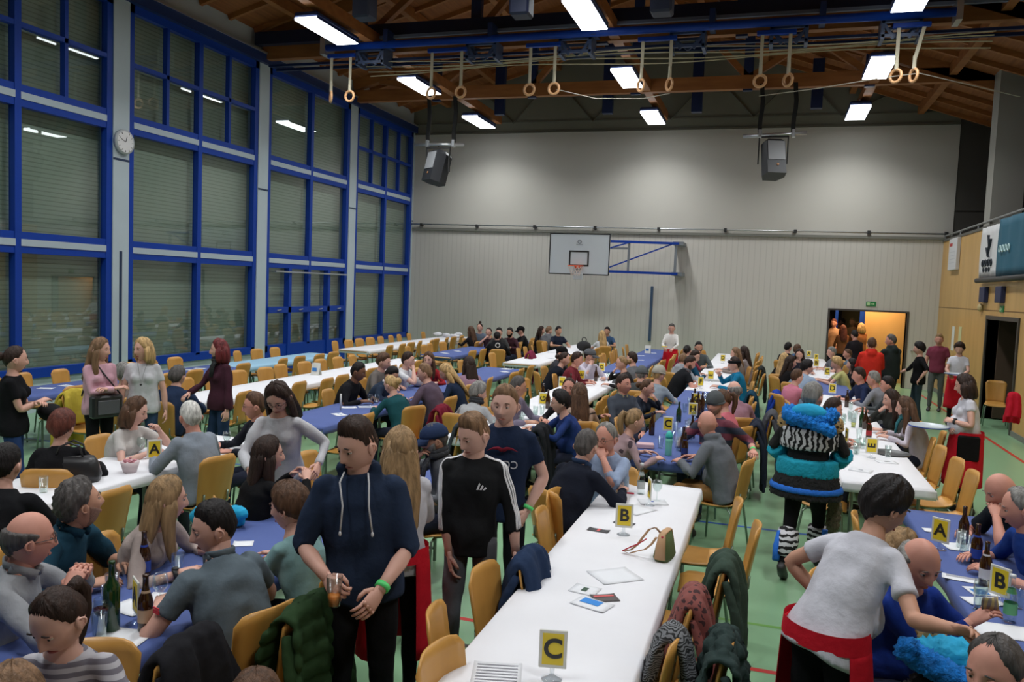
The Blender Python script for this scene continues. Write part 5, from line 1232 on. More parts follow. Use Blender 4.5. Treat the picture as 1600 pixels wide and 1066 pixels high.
person(1388, 588, A(1388, 190), 'dark haired person in grey hooded jacket at the right row', look=A(1388, 182), h=1.76, lean=10, hair=('short', 'black'), skin='r', top=(82, 86, 88), hood=True)
person(1394, 609, A(1394, 215), 'person with dark hair and olive vest propping the head on a hand', look=A(1394, 205), pitch=8, h=1.70, lean=14, sex='f', hair=('long', 'dbrown'), skin='f', top=(52, 54, 50), R='chin')
person(1416, 620, A(1416, 185), 'person in white blazer with light brown hair and teal scarf', look=A(1416, 180), pitch=10, h=1.72, lean=20, sex='f', hair=('long', 'brown'), top=(198, 190, 200), fx=('scarf:28,96,104',), R='table', Lh='table')
# standing on the right
person(1363, 528, A(1363, 95), 'person in bright red padded jacket standing with the back to us', h=1.72, lean=2, sit=False, hair=('short', 'brown'), top=(206, 50, 38), bot=(40, 44, 56), hood=True, girth=1.2, R='s_front', Lh='s_front')
person(1393, 522, A(1393, 135), 'person in dark green hooded jacket standing beside the red jacket', look=A(1393, 170), h=1.80, lean=0, sit=False, hair=('buzz', 'dgrey'), skin='r', top=(40, 48, 48), bot=(38, 50, 62), hood=True, girth=1.18)
person(1437, 535, A(1437, 190), 'person with short black hair and black sweater in profile, hand in pocket', look=A(1437, 182), h=1.66, lean=0, sit=False, sex='f', hair=('pixie', 'black'), skin='f', top=(22, 22, 24), sleeve='34', bot=(48, 62, 72), R='s_front', Lh='s_hip', girth=1.05)
person(1468, 522, A(1468, 265), 'fair haired person in maroon T-shirt standing by the plywood wall', h=1.76, lean=0, sit=False, hair=('quiff', 'dblond'), skin='r', top=(122, 54, 72), sleeve='short', bot=(90, 92, 90), R='s_side', Lh='s_side')
w88 = person(1500, 535, A(1500, 265), 'person in white T-shirt and red apron carrying a tray by the plywood wall', look=A(1500, 262), pitch=20, h=1.68, lean=0, sit=False, sex='f', hair=('pixie', 'dbrown'), skin='f', top=(204, 204, 212), sleeve='short', bot=K, R='s_front', Lh='s_front', fx=('apron',))
w89 = person(1509, 585, A(1509, 195), 'person in white T-shirt and red apron curly dark hair and black pouch, holding a tray', look=A(1509, 180), pitch=14, h=1.64, lean=4, sit=False, sex='f', hair=('bob', 'dbrown'), skin='f', top=(204, 204, 212), sleeve='cap', bot=K, R=('pd', 1490, 668, .05), Lh=('pd', 1488, 658, .12), fx=('apron', 'pouch', 'watch:L'), girth=1.18, res=0)
person(0, 0, 200, 'person in black lit faintly inside the dark side doorway', h=1.66, lean=0, sit=False, hair=('short', 'black'), top=(16, 16, 22), bot=(16, 16, 20), base=(5.0, 17.5), R='s_side', Lh='s_side')
# foyer crowd
for (u, v, f_, hr, tp, lb, yb) in ((1304, 496, 250, ('short', 'auburn'), (190, 150, 120), 'person in pale top leftmost in the orange lit foyer', 26.0), (1318, 506, 100, ('long', 'auburn'), (150, 96, 66), 'person in brown jacket with back turned in the foyer opening', 25.2),
                         (1333, 494, 240, ('buzz', 'brown'), (200, 160, 130), 'person in cream shirt in the middle of the foyer crowd', 26.2), (1347, 503, 120, ('bob', 'blond'), (170, 110, 70), 'blond person against the foyer window', 25.5)):
    p = on_y(u, v, yb); person(0, 0, f_, lb, h=p[2], lean=0, sit=False, sex='f' if hr[0] in ('long', 'bob') else 'm', hair=hr, skin='r', top=tp, base=(p[0], yb))
person(1336, 516, A(1336, 120), 'person in black jacket with a red shirt bending at the foyer opening', h=1.70, lean=12, pitch=20, sit=False, hair=('short', 'black'), skin='r', top=(30, 26, 30))
# right foreground
bank_man = person(1440, 838, A(1440, 320), 'balding person in royal blue shirt holding a banknote at the right table', look=A(1440, 305), pitch=24, h=1.74, lean=16, hair=('ring', 'grey'), skin='r', top=(26, 52, 132), R=('pd', 1518, 972, .1), Lh='table', girth=1.15, res=0)
person(1408, 826, A(1408, 340), 'person with light brown hair mostly hidden behind the bending waitress', look=A(1408, 0), pitch=12, h=1.60, lean=20, sex='f', hair=('long', 'dblond'), top=(34, 40, 60), res=1)
person(1566, 738, A(1566, 215), 'bald person in black T-shirt leaning on the right table', look=A(1566, 210), pitch=26, h=1.74, lean=26, hair=('bald', 'grey'), skin='r', top=(28, 34, 40), sleeve='short', R='table', Lh='up', girth=1.1, res=0)
person(1596, 762, A(1596, 200), 'grey haired person in blue cut off by the right picture edge', look=A(1596, 195), pitch=14, h=1.76, lean=20, hair=('recede', 'grey'), skin='r', top=(30, 60, 130), sleeve='roll', R='table', Lh='table', res=0)
fur_man = person(1560, 993, A(1560, 255), 'grey haired person with turquoise fur hood at the lower right corner', look=A(1560, 240), pitch=8, h=1.74, lean=14, hair=('recede', 'dgrey'), skin='r', top=(20, 40, 60), R='table', Lh='table', girth=1.1, res=0)
# ------------------------------------------------------------------ person in carnival costume
fur_blk = mat('black_fur', (.012, .012, .013), .95, bump=1.0, bscale=90, stretch=(1, 1, .4))
cr, ci = person(1271, 598, A(1271, 82), 'person in fur carnival costume of turquoise, zebra and leopard patches walking away', look=A(1271, 60), pitch=4, h=1.71, lean=2, sit=False, hair=('short', 'grey'), skin='r', top=fur_blk, sleeve='long',
       bot=(18, 18, 20), R=(.20, .20, .98), Lh=(.18, .16, .98), fx=('stride',), girth=1.08, res=0)
P0, sp, nb, hd = ci['P0'], ci['sp'], ci['nb'], ci['hd']
def fur(mb, m, name, vox=.014, amp=.012, seed=3):
    me = remesh(mb, vox, 2, .5)
    rs = np.random.RandomState(seed); n = len(me.vertices); co = np.empty(n*3); me.vertices.foreach_get('co', co); co = co.reshape(-1, 3)
    no = np.empty(n*3); me.vertices.foreach_get('normal', no); no = no.reshape(-1, 3)
    co = co+no*(rs.rand(n, 1)**2*amp); co[:, 2] -= rs.rand(n)*amp*.6
    me.vertices.foreach_set('co', co.reshape(-1)); me.update(); me.materials.append(m); return obj(name, me, None, cr)
def ringz(z0, z1, r0, r1, ya=0):
    return MB().loft([(0, ya, z0), (0, ya, (z0+z1)/2), (0, ya, z1)], [r0, ((r0[0]+r1[0])/2+.006, (r0[1]+r1[1])/2+.006), r1], (1, 0, 0), 28)
cy = P0[1]
fur(ringz(.70, .99, (.300, .250), (.215, .175), cy), fur_blk, 'coat_skirt')
fur(ringz(.745, .795, (.304, .254), (.292, .242), cy), mat('blue_plush', s2l(30, 104, 200), .9, bump=.6, bscale=60), 'blue_hem', .012, .004)
fur(ringz(.88, 1.02, (.256, .208), (.244, .196), cy), mat('teal_plush', s2l(10, 150, 176), .9, bump=.6, bscale=60), 'teal_band', .014, .008)
zeb = stripes('zebra_plush', [s2l(20, 20, 22), s2l(200, 200, 205)], 0, .045, .9, noise=.10)
fur(ringz(1.11, 1.29, (.240, .190), (.243, .188), cy+.01), zeb, 'zebra_band', .014, .006)
bl = mat('bright_blue_fur', s2l(14, 120, 206), .9, var=.35, vscale=30, bump=1.0, bscale=80)
m_ = MB()
for q in range(13):
    t_ = PI*q/12; m_.ell(nb+np.array([math.cos(t_)*.17, -.05-math.sin(t_)*.10, -.015-.055*math.sin(t_)]), (.058, .055, .058), 8, 6)
fur(m_, bl, 'fur_collar', .012, .028)
m_ = MB().ell(nb+np.array([0, -.12, .0]), (.15, .075, .075), 12, 8); fur(m_, mat('turquoise_hood', s2l(20, 160, 204), .8, var=.1), 'hood', .014, .004)
m_ = MB()
for q in range(9): m_.ell(np.array([-.16+.045*q, cy-.185-.012*math.sin(q), 1.40-.012*q-.0*q]), (.04, .03, .045), 8, 6)
fur(m_, bl, 'blue_fur_strip', .012, .02)
leo = spots('leopard_plush', s2l(176, 146, 98), s2l(60, 44, 32), 26, .30)
for s, S_, E_, Wr, sc in ci['arms']:
    q = MB().ell(S_+[s*.01, 0, -.01], (.098, .10, .085), 12, 10).loft([S_, S_+(E_-S_)*.35], [.085, .078], (1, .2, .1), 12)
    fur(q, leo, 'leopard_shoulder', .013, .014)
    fur(MB().loft([E_+(Wr-E_)*.1, E_+(Wr-E_)*.75], [.085, .08], (1, .2, .1), 14), mat('teal_plush', s2l(10, 150, 176), .9, bump=.6, bscale=60), 'teal_cuff', .013, .006)
for s in (1, -1):
    st_ = .30 if s > 0 else -.16; kn = np.array([s*.095*ci['k'], st_*.6+.03, .5*ci['k']]); an = np.array([s*.10*ci['k'], st_-.02, .09]) if s > 0 else np.array([-.1, -.34, .16])
    obj('zebra_gaiter', MB().loft([an+(kn-an)*.12, an+(kn-an)*.5, an+(kn-an)*.72], [(.085, .085), (.098, .095), (.085, .085)], (1, 0, 0), 16), stripes('zebra_gaiter', [s2l(20, 20, 22), s2l(205, 205, 210)], 2, .045, .9, noise=.06), cr, True)
    obj('blue_gaiter_strip', MB().loft([an+(kn-an)*.1+[s*.05, -.06, 0], an+(kn-an)*.4+[s*.06, -.065, 0], an+(kn-an)*.7+[s*.06, -.055, 0]], [(.03, .03), (.034, .034), (.028, .03)], (1, 0, 0), 10), mat('blue_plush', s2l(30, 104, 200), .9, bump=.6, bscale=60), cr, True)
tl = MB().loft([(.2, cy+.12, .8), (.23, cy+.14, .6), (.22, cy+.13, .42), (.21, cy+.13, .36)], [.03, .055, .05, .01], (1, 0, 0), 12)
fur(tl, mat('grey_brown_fur', s2l(92, 82, 66), .95, var=.3, vscale=60, bump=1), 'fur_tail', .012, .015)
# turquoise fur garments lying on chairs
def pile(loc, parts, name, label, cat, amp=.02):
    root = thing(name, loc, 0, label, cat)
    for nm, els, m in parts:
        b = MB()
        for c, r in els: b.ell(c, r, 10, 8)
        me = remesh(b, .013, 2, .5); rs = np.random.RandomState(5); n = len(me.vertices); co = np.empty(n*3); me.vertices.foreach_get('co', co); co = co.reshape(-1, 3)
        no = np.empty(n*3); me.vertices.foreach_get('normal', no); co = co+no.reshape(-1, 3)*(rs.rand(n, 1)**2*amp); me.vertices.foreach_set('co', co.reshape(-1)); me.update(); me.materials.append(m); obj(nm, me, None, root)
    return root
p = at(1500, 1030, .95)
pile((p[0], p[1], .95), [('fur_trim', [((-.20+.05*i, -.05-.012*i, .02-.02*i), (.05, .045, .05)) for i in range(10)], bl), ('lining', [((-.02, .06, -.02), (.17, .09, .07)), ((.08, .1, -.06), (.15, .1, .09))], mat('turquoise_hood', s2l(20, 160, 204), .8, var=.1)),
     ('leopard_tuft', [((-.08, .13, .03), (.06, .04, .035))], leo), ('body', [((0, -.02, -.25), (.24, .10, .22))], fur_blk)], 'fur_costume', 'turquoise and blue fur costume heaped behind the person at lower right', 'costume')
p = at(345, 782, .92)
pile((p[0], p[1], .84), [('hood', [((-.04, 0, .0), (.17, .06, .045)), ((-.14, 0, -.05), (.10, .06, .06)), ((.12, .0, .01), (.09, .05, .05)), ((.05, .03, -.05), (.12, .06, .05))], mat('turquoise_hood', s2l(20, 160, 204), .8, var=.1)), ('body', [((0, .02, -.22), (.2, .07, .2))], mat('black_jacket_cloth', (.02, .02, .022), .9))], 'jacket', 'bright turquoise hooded jacket over a chair behind the grey polo shirt', 'jacket', .006)

# ------------------------------------------------------------------ coats over chair backs
def coat(u, v, rz, label, col, quilt=0, drop=.30, chair=True, wd=1.0, name='jacket', m=None, z=.93, clabel=None, fxc=None):
    c = math.cos(rz); s = math.sin(rz); top = at(u, v, z); off = np.array([s*.235, -c*.235])   # local (0,-.235) to world
    x, y = top[0]-off[0], top[1]-off[1]
    if chair: put_chair(x, y, rz, 'plywood chair under the '+short(label))
    rt = thing(name, (x, y, 0), rz, label, name.replace('_', ' '))
    path = [(-.13, .52), (-.15, .62), (-.175, .74), (-.20, .85), (-.225, .905), (-.255, .925), (-.29, .905), (-.315, .84), (-.335, .74), (-.35, .62), (-.36, .50), (-.365, .40), (-.37, drop)]
    sd = int(u+v); rs = np.random.RandomState(sd); ph = rs.uniform(0, 6, 3); G = []
    n = len(path)
    for i, (yy, zz) in enumerate(path):
        t_ = abs(i-5)/(n-6); hw = (.17+.07*min(1, t_*1.3))*wd
        row = []
        for j in range(15):
            w_ = -1+2*j/14
            f_ = .020*math.sin(w_*7+ph[0]+i*.15)*min(1, t_*2)+.012*math.sin(w_*13+ph[1])
            sh_ = .045*(abs(w_)**3)*(1 if i in (4, 5, 6) else .5)
            row.append((w_*hw+.01*math.sin(i+ph[2]), yy+(f_ if i > 5 else -f_), zz-sh_+(.015*math.sin(w_*9+ph[2]) if i == n-1 else 0)))
        G.append(row)
    G = np.array(G); b = MB(); b.sheet(G, .036)
    me = remesh(b, .014, 3, .5)
    k = len(me.vertices); co = np.empty(k*3); me.vertices.foreach_get('co', co); co = co.reshape(-1, 3); no = np.empty(k*3); me.vertices.foreach_get('normal', no); no = no.reshape(-1, 3)
    if quilt: dd = -abs(np.sin(co[:, 2]*PI/quilt))**.5; dd = (1+dd)*-.018; co = co+no*dd[:, None]
    if quilt and fxc == 'diamond':
        dd = -np.exp(-(np.sin((co[:, 2]+co[:, 0])*PI/.13)/.22)**2)-np.exp(-(np.sin((co[:, 2]-co[:, 0])*PI/.13)/.22)**2); co = co+no*(dd*.010)[:, None]
    me.vertices.foreach_set('co', co.reshape(-1)); me.update(); wrinkle(me, .006, sd)
    me.materials.append(m or cloth(col)); obj('cloth_body', me, None, rt)
    for s_ in ((-1, 1) if name == 'jacket' else ()):
        ar_ = MB().loft([(s_*.17*wd, -.27, .82), (s_*.205*wd, -.33, .66), (s_*.22*wd, -.36, .48), (s_*.21*wd, -.36, drop+.08)], [(.035, .025), (.045, .03), (.04, .025), (.03, .02)], (1, 0, 0), 10)
        a2 = remesh(ar_, .014, 2, .5); wrinkle(a2, .006, sd+1); a2.materials.append(m or cloth(col)); obj('sleeve', a2, None, rt)
    return rt, x, y
H = PI/2
for (u, v, zz, r_, lb) in ((758, 893, .87, -.1, 'in front of the black sweatshirt'), (848, 803, .87, .08, 'beside the navy jacket'), (868, 772, .87, -.1, 'just before the person in navy jumper'), (684, 965, .86, .2, 'seen edge-on at the lower middle'), (690, 1024, .86, -.15, 'at the near left end')):
    p = at(u, v, zz); r_ = -H+r_; c, s = math.cos(r_), math.sin(r_); put_chair(p[0]-s*.25, p[1]+c*.25, r_, 'empty plywood chair left of the big empty table, '+lb, 'empty plywood chairs')
coat(832, 856, -H, 'navy jacket hung over a chair on the left of the empty white table', (38, 54, 82), drop=.34)
coat(1128, 862, H, 'olive fleece jacket over a chair right of the empty white table', (56, 72, 62), drop=.25)
coat(1125, 985, H, 'dark green diamond quilted jacket at the near end of the empty table', (44, 58, 56), quilt=.09, drop=.25, fxc='diamond', wd=1.15)
coat(1078, 915, H, 'rust coloured patterned garment over a chair beside the quilted jacket', (0, 0, 0), drop=.30, name='jacket', m=spots('rust_paisley', s2l(130, 72, 66), s2l(60, 34, 36), 30, .35), wd=.9)
coat(1044, 975, H, 'black and grey knitted scarf on a chair beside the empty white table', (0, 0, 0), drop=.4, name='scarf', m=stripes('black_grey_knit', [s2l(30, 32, 34), s2l(120, 122, 126)], 2, .014, noise=.10), wd=.42)
coat(474, 930, H, 'dark green puffer jacket over the chair at the left of the navy hoodie', (40, 62, 36), quilt=.085, drop=.15, wd=1.1)
coat(288, 985, H, 'black jacket over the chair back in the left foreground', (30, 30, 34), drop=.2)
coat(688, 632, H, 'wine red jacket over a chair beside the green sweater', (110, 26, 44), drop=.3)
coat(724, 655, H, 'dark grey jacket over the chair next to the wine red one', (66, 70, 78), drop=.3)
coat(843, 662, H, 'black jacket over the chair of the blue waistcoat', (34, 36, 40), drop=.2, chair=False)
coat(996, 600, H, 'black jacket over a chair behind the man in the grey jacket', (26, 28, 32), drop=.2)
coat(1188, 572, H, 'black jacket with fluffy white hood on a far chair', (40, 44, 42), drop=.2)
coat(1172, 610, H, 'black and turquoise jacket on the chair behind the turquoise person', (22, 60, 80), drop=.2)
coat(1180, 655, H, 'long dark blue coat over the chair of the striped sweater', (36, 42, 56), drop=.12, wd=1.15)
coat(1204, 640, H, 'grey knitted jacket over a chair beside the right row', (78, 80, 86), drop=.2)
coat(1216, 610, -H, 'bright blue jacket on a chair of the right row', (30, 60, 150), drop=.25)
coat(118, 608, -H, 'mustard yellow jacket over a chair behind the pink sweater', (180, 160, 60), drop=.2)
coat(828, 548, H, 'wine red jacket over the chair of the black cap wearer', (120, 40, 66), drop=.2)
coat(1585, 618, PI*.95, 'red cloth over the chair in the side doorway', (190, 30, 50), drop=.4, chair=False, wd=.5, name='cloth', z=.88)

# ------------------------------------------------------------------ empty chairs along the tables
Rw_ = RB
def project(p):
    c = RB.T@(np.array(p, float)-[0, 0, EYE])
    return 800+FPX*c[0]/-c[2], 533-FPX*c[1]/-c[2], -c[2]
for (name, xc, y0, y1) in TC:
    for s in (-1, 1):
        n = int((y1-y0-.3)/.60); cnt = 0
        rs = np.random.RandomState(int(xc*100+y0*7+s) % 9999)
        for i in range(n):
            y = y0+.35+.60*i+rs.uniform(-.06, .06); x = xc+s*(.44+abs(rs.normal(0, .07))); cnt += 1
            u, v, dd = project((x, y, .8))
            if dd < .4 or u < -60 or u > 1660 or v > 1120: continue
            if name == 'empty foreground row' and s < 0: continue
            if name == 'right foreground row' or (name == 'empty foreground row' and y < 2.1): 
                if name == 'right foreground row' and s > 0: continue
            if any((x-a)**2+(y-b)**2 < .30 for a, b in CH): continue
            if any((x-p_[0])**2+(y-p_[1])**2 < .16 for p_ in PEOPLE): continue
            if name == 'fourth row front block' and rs.rand() < .3: continue
            rz = (-H if s < 0 else H)+rs.normal(0, .10)
            put_chair(x, y, rz, 'empty chair, %s side of the %s, %s from near end' % ('left' if s < 0 else 'right', name, ORD[min(cnt-1, 13)]), 'empty plywood chairs')
p = at(1556, 632, .45); put_chair(p[0], p[1], PI*.95, 'plywood chair standing in the dark side doorway')
p = at(500, 1052, .86); put_chair(p[0]-.1, p[1]-.1, .25, 'plywood chair with only its back top visible at the lower edge')

# ------------------------------------------------------------------ sign stands
M_card = mat('card_white', s2l(222, 222, 214), .5); M_ycard = mat('card_yellow', s2l(236, 208, 50), .5); M_clear = glassmat('clear_acrylic', (.93, .95, .96))
M_ink = mat('card_ink', (.02, .02, .02), .5)
LM = {}
def sign(u, v, letter, face, label, rot=0, z=.75, w_=.118, h=.165):
    p = snap(u, v, z); o = thing('table_sign', (p[0], p[1], z+.002), math.radians(A(u, face)+90), label, 'table sign', 'yellow letter signs')
    obj('stand', MB().lathe([(.045, 0), (.045, .004), (.02, .012), (.010, .025), (.010, .05)], (0, 0, 0), 16), M_clear, o, True)
    obj('holder', MB().rbox(-w_/2, w_/2, -.004, .004, .048, .048+h, .003), M_card, o)
    obj('yellow_card', MB().box(-w_/2+.014, w_/2-.014, -.0052, -.004, .064, .048+h-.014), M_ycard, o)
    if letter:
        if (letter, rot) not in LM:
            t_ = text_mb(letter, .115 if not rot else .10, 0, .0008, .003); t_.xf(rzm(rot)); t_.xf(rx(PI/2)); t_.xf(None, (0, -.0064, .048+h/2)); LM[(letter, rot)] = t_.mesh('letter', M_ink, False)
        obj('letter', LM[(letter, rot)], None, o)
    return o
sign(862, 1062, 'C', 268, 'letter C sign on the near end of the empty white table')
sign(974, 836, 'B', 272, 'letter B sign beside the handbag on the empty white table')
sign(1014, 790, 'A', 192, 'edge-on sign beside the glass bottle at the far end of the empty table')
sign(241, 726, 'A', 275, 'letter A sign on the white table in front of the grey sweater')
sign(212, 975, 'A', 192, 'sign seen nearly edge-on between the bottles at the lower left')
sign(1361, 716, 'E', 275, 'sideways letter E sign on the right white table', rot=H)
sign(1322, 698, 'D', 195, 'edge-on yellow sign behind the sideways E sign')
sign(1458, 858, 'A', 245, 'letter A sign on the right blue table')
sign(1560, 945, 'B', 238, 'letter B sign on the right blue table beside the mineral water')
sign(848, 638, 'G', 262, 'sideways letter G sign on the middle white table', rot=H)
sign(878, 609, 'F', 265, 'small yellow sign in front of the woman in the black cardigan', rot=H)
sign(908, 597, 'E', 270, 'sideways E sign between the two leaning groups', rot=H)
sign(940, 584, 'D', 265, 'yellow sign beside the beer bottles in the middle white row', rot=H)
sign(1043, 680, 'C', 265, 'yellow sign beside the turquoise bottle')
sign(1082, 655, 'H', 265, 'yellow sign with capital H beside the grey beanie', z=.75)
sign(1088, 638, 'G', 265, 'yellow sign just behind the one marked H')
sign(1094, 608, 'F', 300, 'narrow yellow sign by the black polo shirt')
sign(1110, 597, 'E', 268, 'yellow sign on the blue white boundary of the central row', rot=H)
sign(1129, 568, 'D', 268, 'yellow sign far back in the central white row')
sign(1300, 619, 'D', 268, 'yellow sign behind the carnival costume head')
sign(1292, 590, 'C', 268, 'yellow sign before the yellow T-shirt')
sign(1275, 576, 'B', 268, 'yellow sign right of the black hair in the right row')
sign(1275, 566, 'F', 268, 'yellow sign second from the foyer end')
sign(1262, 558, 'A', 268, 'yellow sign nearest the foyer end of the right row')
def menu(u, v, face, label, w_=.15, h=.21):
    p = snap(u, v, .752); o = thing('menu_card', (p[0], p[1], .75), math.radians(face+90), label, 'menu card', 'white and blue menu cards')
    for sg in (-1, 1): obj('card_leaf', MB().beam((-w_/2*0, 0, h), (0, sg*.06, 0), w_, .002, 0, (0, 1, 0)), M_card, o)
    obj('blue_print', MB().box(-.05, .03, -.050, -.046, .07, .13).xf(rx(-.0)), mat('print_blue', s2l(60, 130, 200), .5), o)
menu(494, 586, 275, 'standing white menu card with blue print on the second row table')
menu(808, 545, 270, 'standing menu card on the white table below the basketball goal')
menu(1012, 552, 270, 'standing white menu card on the far blue table')
p = at(532, 641, .75); tag(obj('cardholder', MB().lathe([(.012, 0), (.012, .2), (.004, .21)], (0, 0, 0), 10), mat('holder_white', s2l(222, 222, 216), .5), None, True, p), 'slim white edge-on upright card holder on the blue table', 'cardholder')  # a card sign seen edge-on, simplified to a slim round upright

# ------------------------------------------------------------------ bottles, glasses, papers
M_brown = mat('brown_bottle_glass', (.035, .012, .003), .08, spec=.8); M_green = mat('green_bottle_glass', (.01, .045, .012), .08, spec=.8)
BOT = {'beer': [(.030, 0), (.0335, .006), (.0335, .135), (.030, .155), (.018, .185), (.0135, .21), (.013, .25), (.0145, .252), (.0145, .262), (.010, .264)],
       'wine': [(.030, 0), (.0365, .006), (.0365, .19), (.032, .215), (.016, .24), (.0135, .26), (.0135, .31), (.015, .312), (.015, .325), (.008, .326)],
       'water': [(.028, 0), (.032, .005), (.032, .09), (.028, .14), (.016, .19), (.0125, .22), (.0125, .235), (.014, .236), (.014, .25), (.008, .251)]}
def bottle(u, v, kind, m, label, lab=None, cap=None):
    p = snap(u, v, .752); o = thing('bottle', p, random.uniform(0, 6), label, 'bottle')
    obj('glass_body', MB().lathe(BOT[kind], (0, 0, 0), 20), m, o, True)
    r = max(a for a, b in BOT[kind])+.0006
    if lab: obj('paper_label', MB().loft([(0, 0, .045), (0, 0, .105)], [r, r], (1, 0, 0), 20, cap=False), mat('label', s2l(*lab), .5), o, True); obj('neck_label', MB().loft([(0, 0, BOT[kind][-1][1]*.62), (0, 0, BOT[kind][-1][1]*.72)], [.0245, .0175], (1, 0, 0), 16, cap=False), mat('label', s2l(*lab), .5), o, True)
    if cap: obj('cap', MB().lathe([(.0155, BOT[kind][-1][1]-.014), (.0155, BOT[kind][-1][1]+.002), (.010, BOT[kind][-1][1]+.004)], (0, 0, 0), 12), mat('cap', s2l(*cap), .4), o, True)
LB = (40, 70, 160); LR = (190, 160, 130)
bottle(225, 905, 'beer', M_brown, 'brown beer bottle with blue label behind the edge-on sign', LB)
bottle(227, 985, 'beer', M_brown, 'brown beer bottle with patterned label nearest on the blue table', LR)
bottle(174, 985, 'wine', M_green, 'green wine bottle left of the edge-on sign')
bottle(1069, 716, 'beer', M_brown, 'brown beer bottle with dark blue label in the centre', (30, 50, 110))
bottle(1067, 706, 'beer', M_brown, 'brown beer bottle just behind the dark blue labelled one')
bottle(1060, 660, 'beer', M_green, 'dark green bottle left of the capital H sign')
bottle(1096, 648, 'beer', M_brown, 'brown bottle right of the capital H sign')
bottle(1090, 642, 'beer', M_brown, 'brown bottle second right of the capital H sign')
bottle(1018, 680, 'beer', M_brown, 'dark bottle behind the woman with the blond ponytail')
bottle(823, 645, 'wine', M_green, 'green bottle on the letter G table')
bottle(928, 591, 'beer', M_brown, 'brown bottle left of the beer group in the middle row'); bottle(934, 590, 'beer', M_brown, 'brown bottle right of the beer group in the middle row')
bottle(1357, 686, 'beer', M_brown, 'brown bottle with red label on the right white table', (170, 40, 50))
bottle(1346, 668, 'beer', M_green, 'green bottle behind the red labelled one')
bottle(1504, 850, 'beer', M_brown, 'brown bottle farthest on the right blue table')
bottle(1524, 882, 'beer', M_brown, 'brown bottle with blue label in the middle of the right blue table', LB)
bottle(1538, 915, 'beer', M_brown, 'brown bottle nearest the B sign on the right', (200, 200, 205))
bottle(1577, 972, 'water', glassmat('clear_glass', (.9, .94, .93)), 'clear mineral water bottle with green label', (90, 160, 110), (210, 214, 214))
bottle(1001, 772, 'water', glassmat('clear_glass', (.9, .94, .93)), 'clear mineral water bottle at the far end of the empty table', (190, 196, 196), (210, 214, 214))
p = at(1044, 712, .752); o = thing('drinking_bottle', p, 0, 'turquoise plastic drinking bottle on the central blue table', 'bottle')
obj('body', MB().lathe([(.03, 0), (.035, .01), (.033, .08), (.036, .15), (.034, .18)], (0, 0, 0), 18), mat('turquoise_plastic', s2l(120, 200, 180), .35), o, True)
obj('lid', MB().lathe([(.036, .178), (.037, .2), (.028, .23), (.012, .25)], (0, 0, 0), 18), mat('teal_lid', s2l(60, 190, 180), .35), o, True)
M_cg = glassmat('clear_glass', (.9, .94, .93))
def glass(u, v, label, kind='wine', fill=None):
    p = snap(u, v, .752); o = thing('drinking_glass', p, 0, label, 'glass')
    pr = [(.032, 0), (.032, .003), (.004, .008), (.004, .07), (.02, .08), (.036, .105), (.038, .13), (.031, .165), (.029, .165), (.035, .13), (.033, .107), (.018, .084), (.001, .078)] if kind == 'wine' else [(.028, 0), (.034, .12), (.032, .12), (.026, .004), (.001, .004)]
    obj('glass_body', MB().lathe(pr, (0, 0, 0), 18), M_cg, o, True)
    if fill: obj('drink', MB().lathe([(.001, .005), (.0255, .005), (.029, .06), (.001, .06)] if kind != 'wine' else [(.001, .08), (.018, .085), (.033, .108), (.034, .118), (.001, .118)], (0, 0, 0), 16), mat('drink', s2l(*fill), .2), o, True)
for a in ((250, 948, 'empty stemmed glass right of the beer bottles'), (158, 990, 'stemmed glass with red wine left of the green bottle', 'wine', (70, 14, 24)), (354, 702, 'stemmed glass at the far end of the white table at left'), (220, 712, 'stemmed glass left of the letter A sign'),
          (68, 770, 'tumbler on the white table beside the black handbag', 'tumbler'), (968, 776, 'half full beer tumbler at the far end of the empty table', 'tumbler', (214, 150, 60)), (976, 768, 'clear tumbler behind the beer tumbler', 'tumbler'), (1026, 783, 'stemmed glass right of the edge-on sign'),
          (578, 636, 'left one of two stemmed glasses on the blue table of the young group'), (588, 637, 'right one of two stemmed glasses on the blue table of the young group'), (1506, 864, 'tumbler beside the farthest brown bottle on the right', 'tumbler'), (1510, 950, 'stemmed glass behind the B sign at right'), (1530, 952, 'wide tumbler left of the B sign at right', 'tumbler'),
          (1058, 700, 'tall tumbler between the bottles in the centre', 'tumbler'), (1050, 692, 'tumbler behind the turquoise bottle', 'tumbler'), (1074, 672, 'tumbler in front of the capital H sign', 'tumbler'), (836, 655, 'clear tumbler on the letter G table', 'tumbler'), (814, 665, 'tumbler nearest the boys on the letter G table', 'tumbler'),
          (1333, 668, 'tumbler with yellow drink on the right white table', 'tumbler', (220, 214, 120)), (1328, 655, 'clear tumbler behind the yellow drink', 'tumbler'), (1062, 735-50, 'tumbler beside the blond ponytail', 'tumbler'), (950, 592, 'tumbler beside the leaning dark sweater', 'tumbler')):
    glass(*a)
cup = thing('plastic_cup', tuple(map(float, (hood_man[0].matrix_basis @ Vector(tuple(hood_man[1]['arms'][0][3]))))), 0, 'clear plastic cup of orange drink in the hand of the navy hoodie', 'cup')
AW = hood_man[1]['arms'][0]; d_ = norm(AW[3]-AW[2]); wp = hood_man[0].matrix_basis
hp_ = wp @ Vector(tuple(AW[3]+d_*.075+np.array([-.0, .035, 0]))); cup.location = (hp_[0], hp_[1], hp_[2]-.06)
obj('cup_wall', MB().lathe([(.027, 0), (.037, .135), (.0355, .135), (.0255, .003), (.001, .003)], (0, 0, 0), 20), glassmat('cup_plastic', (.86, .88, .88), 1, .1), cup, True)
obj('orange_drink', MB().lathe([(.001, .004), (.0252, .004), (.0285, .05), (.001, .05)], (0, 0, 0), 18), mat('orange_juice', s2l(240, 140, 50), .3), cup, True)

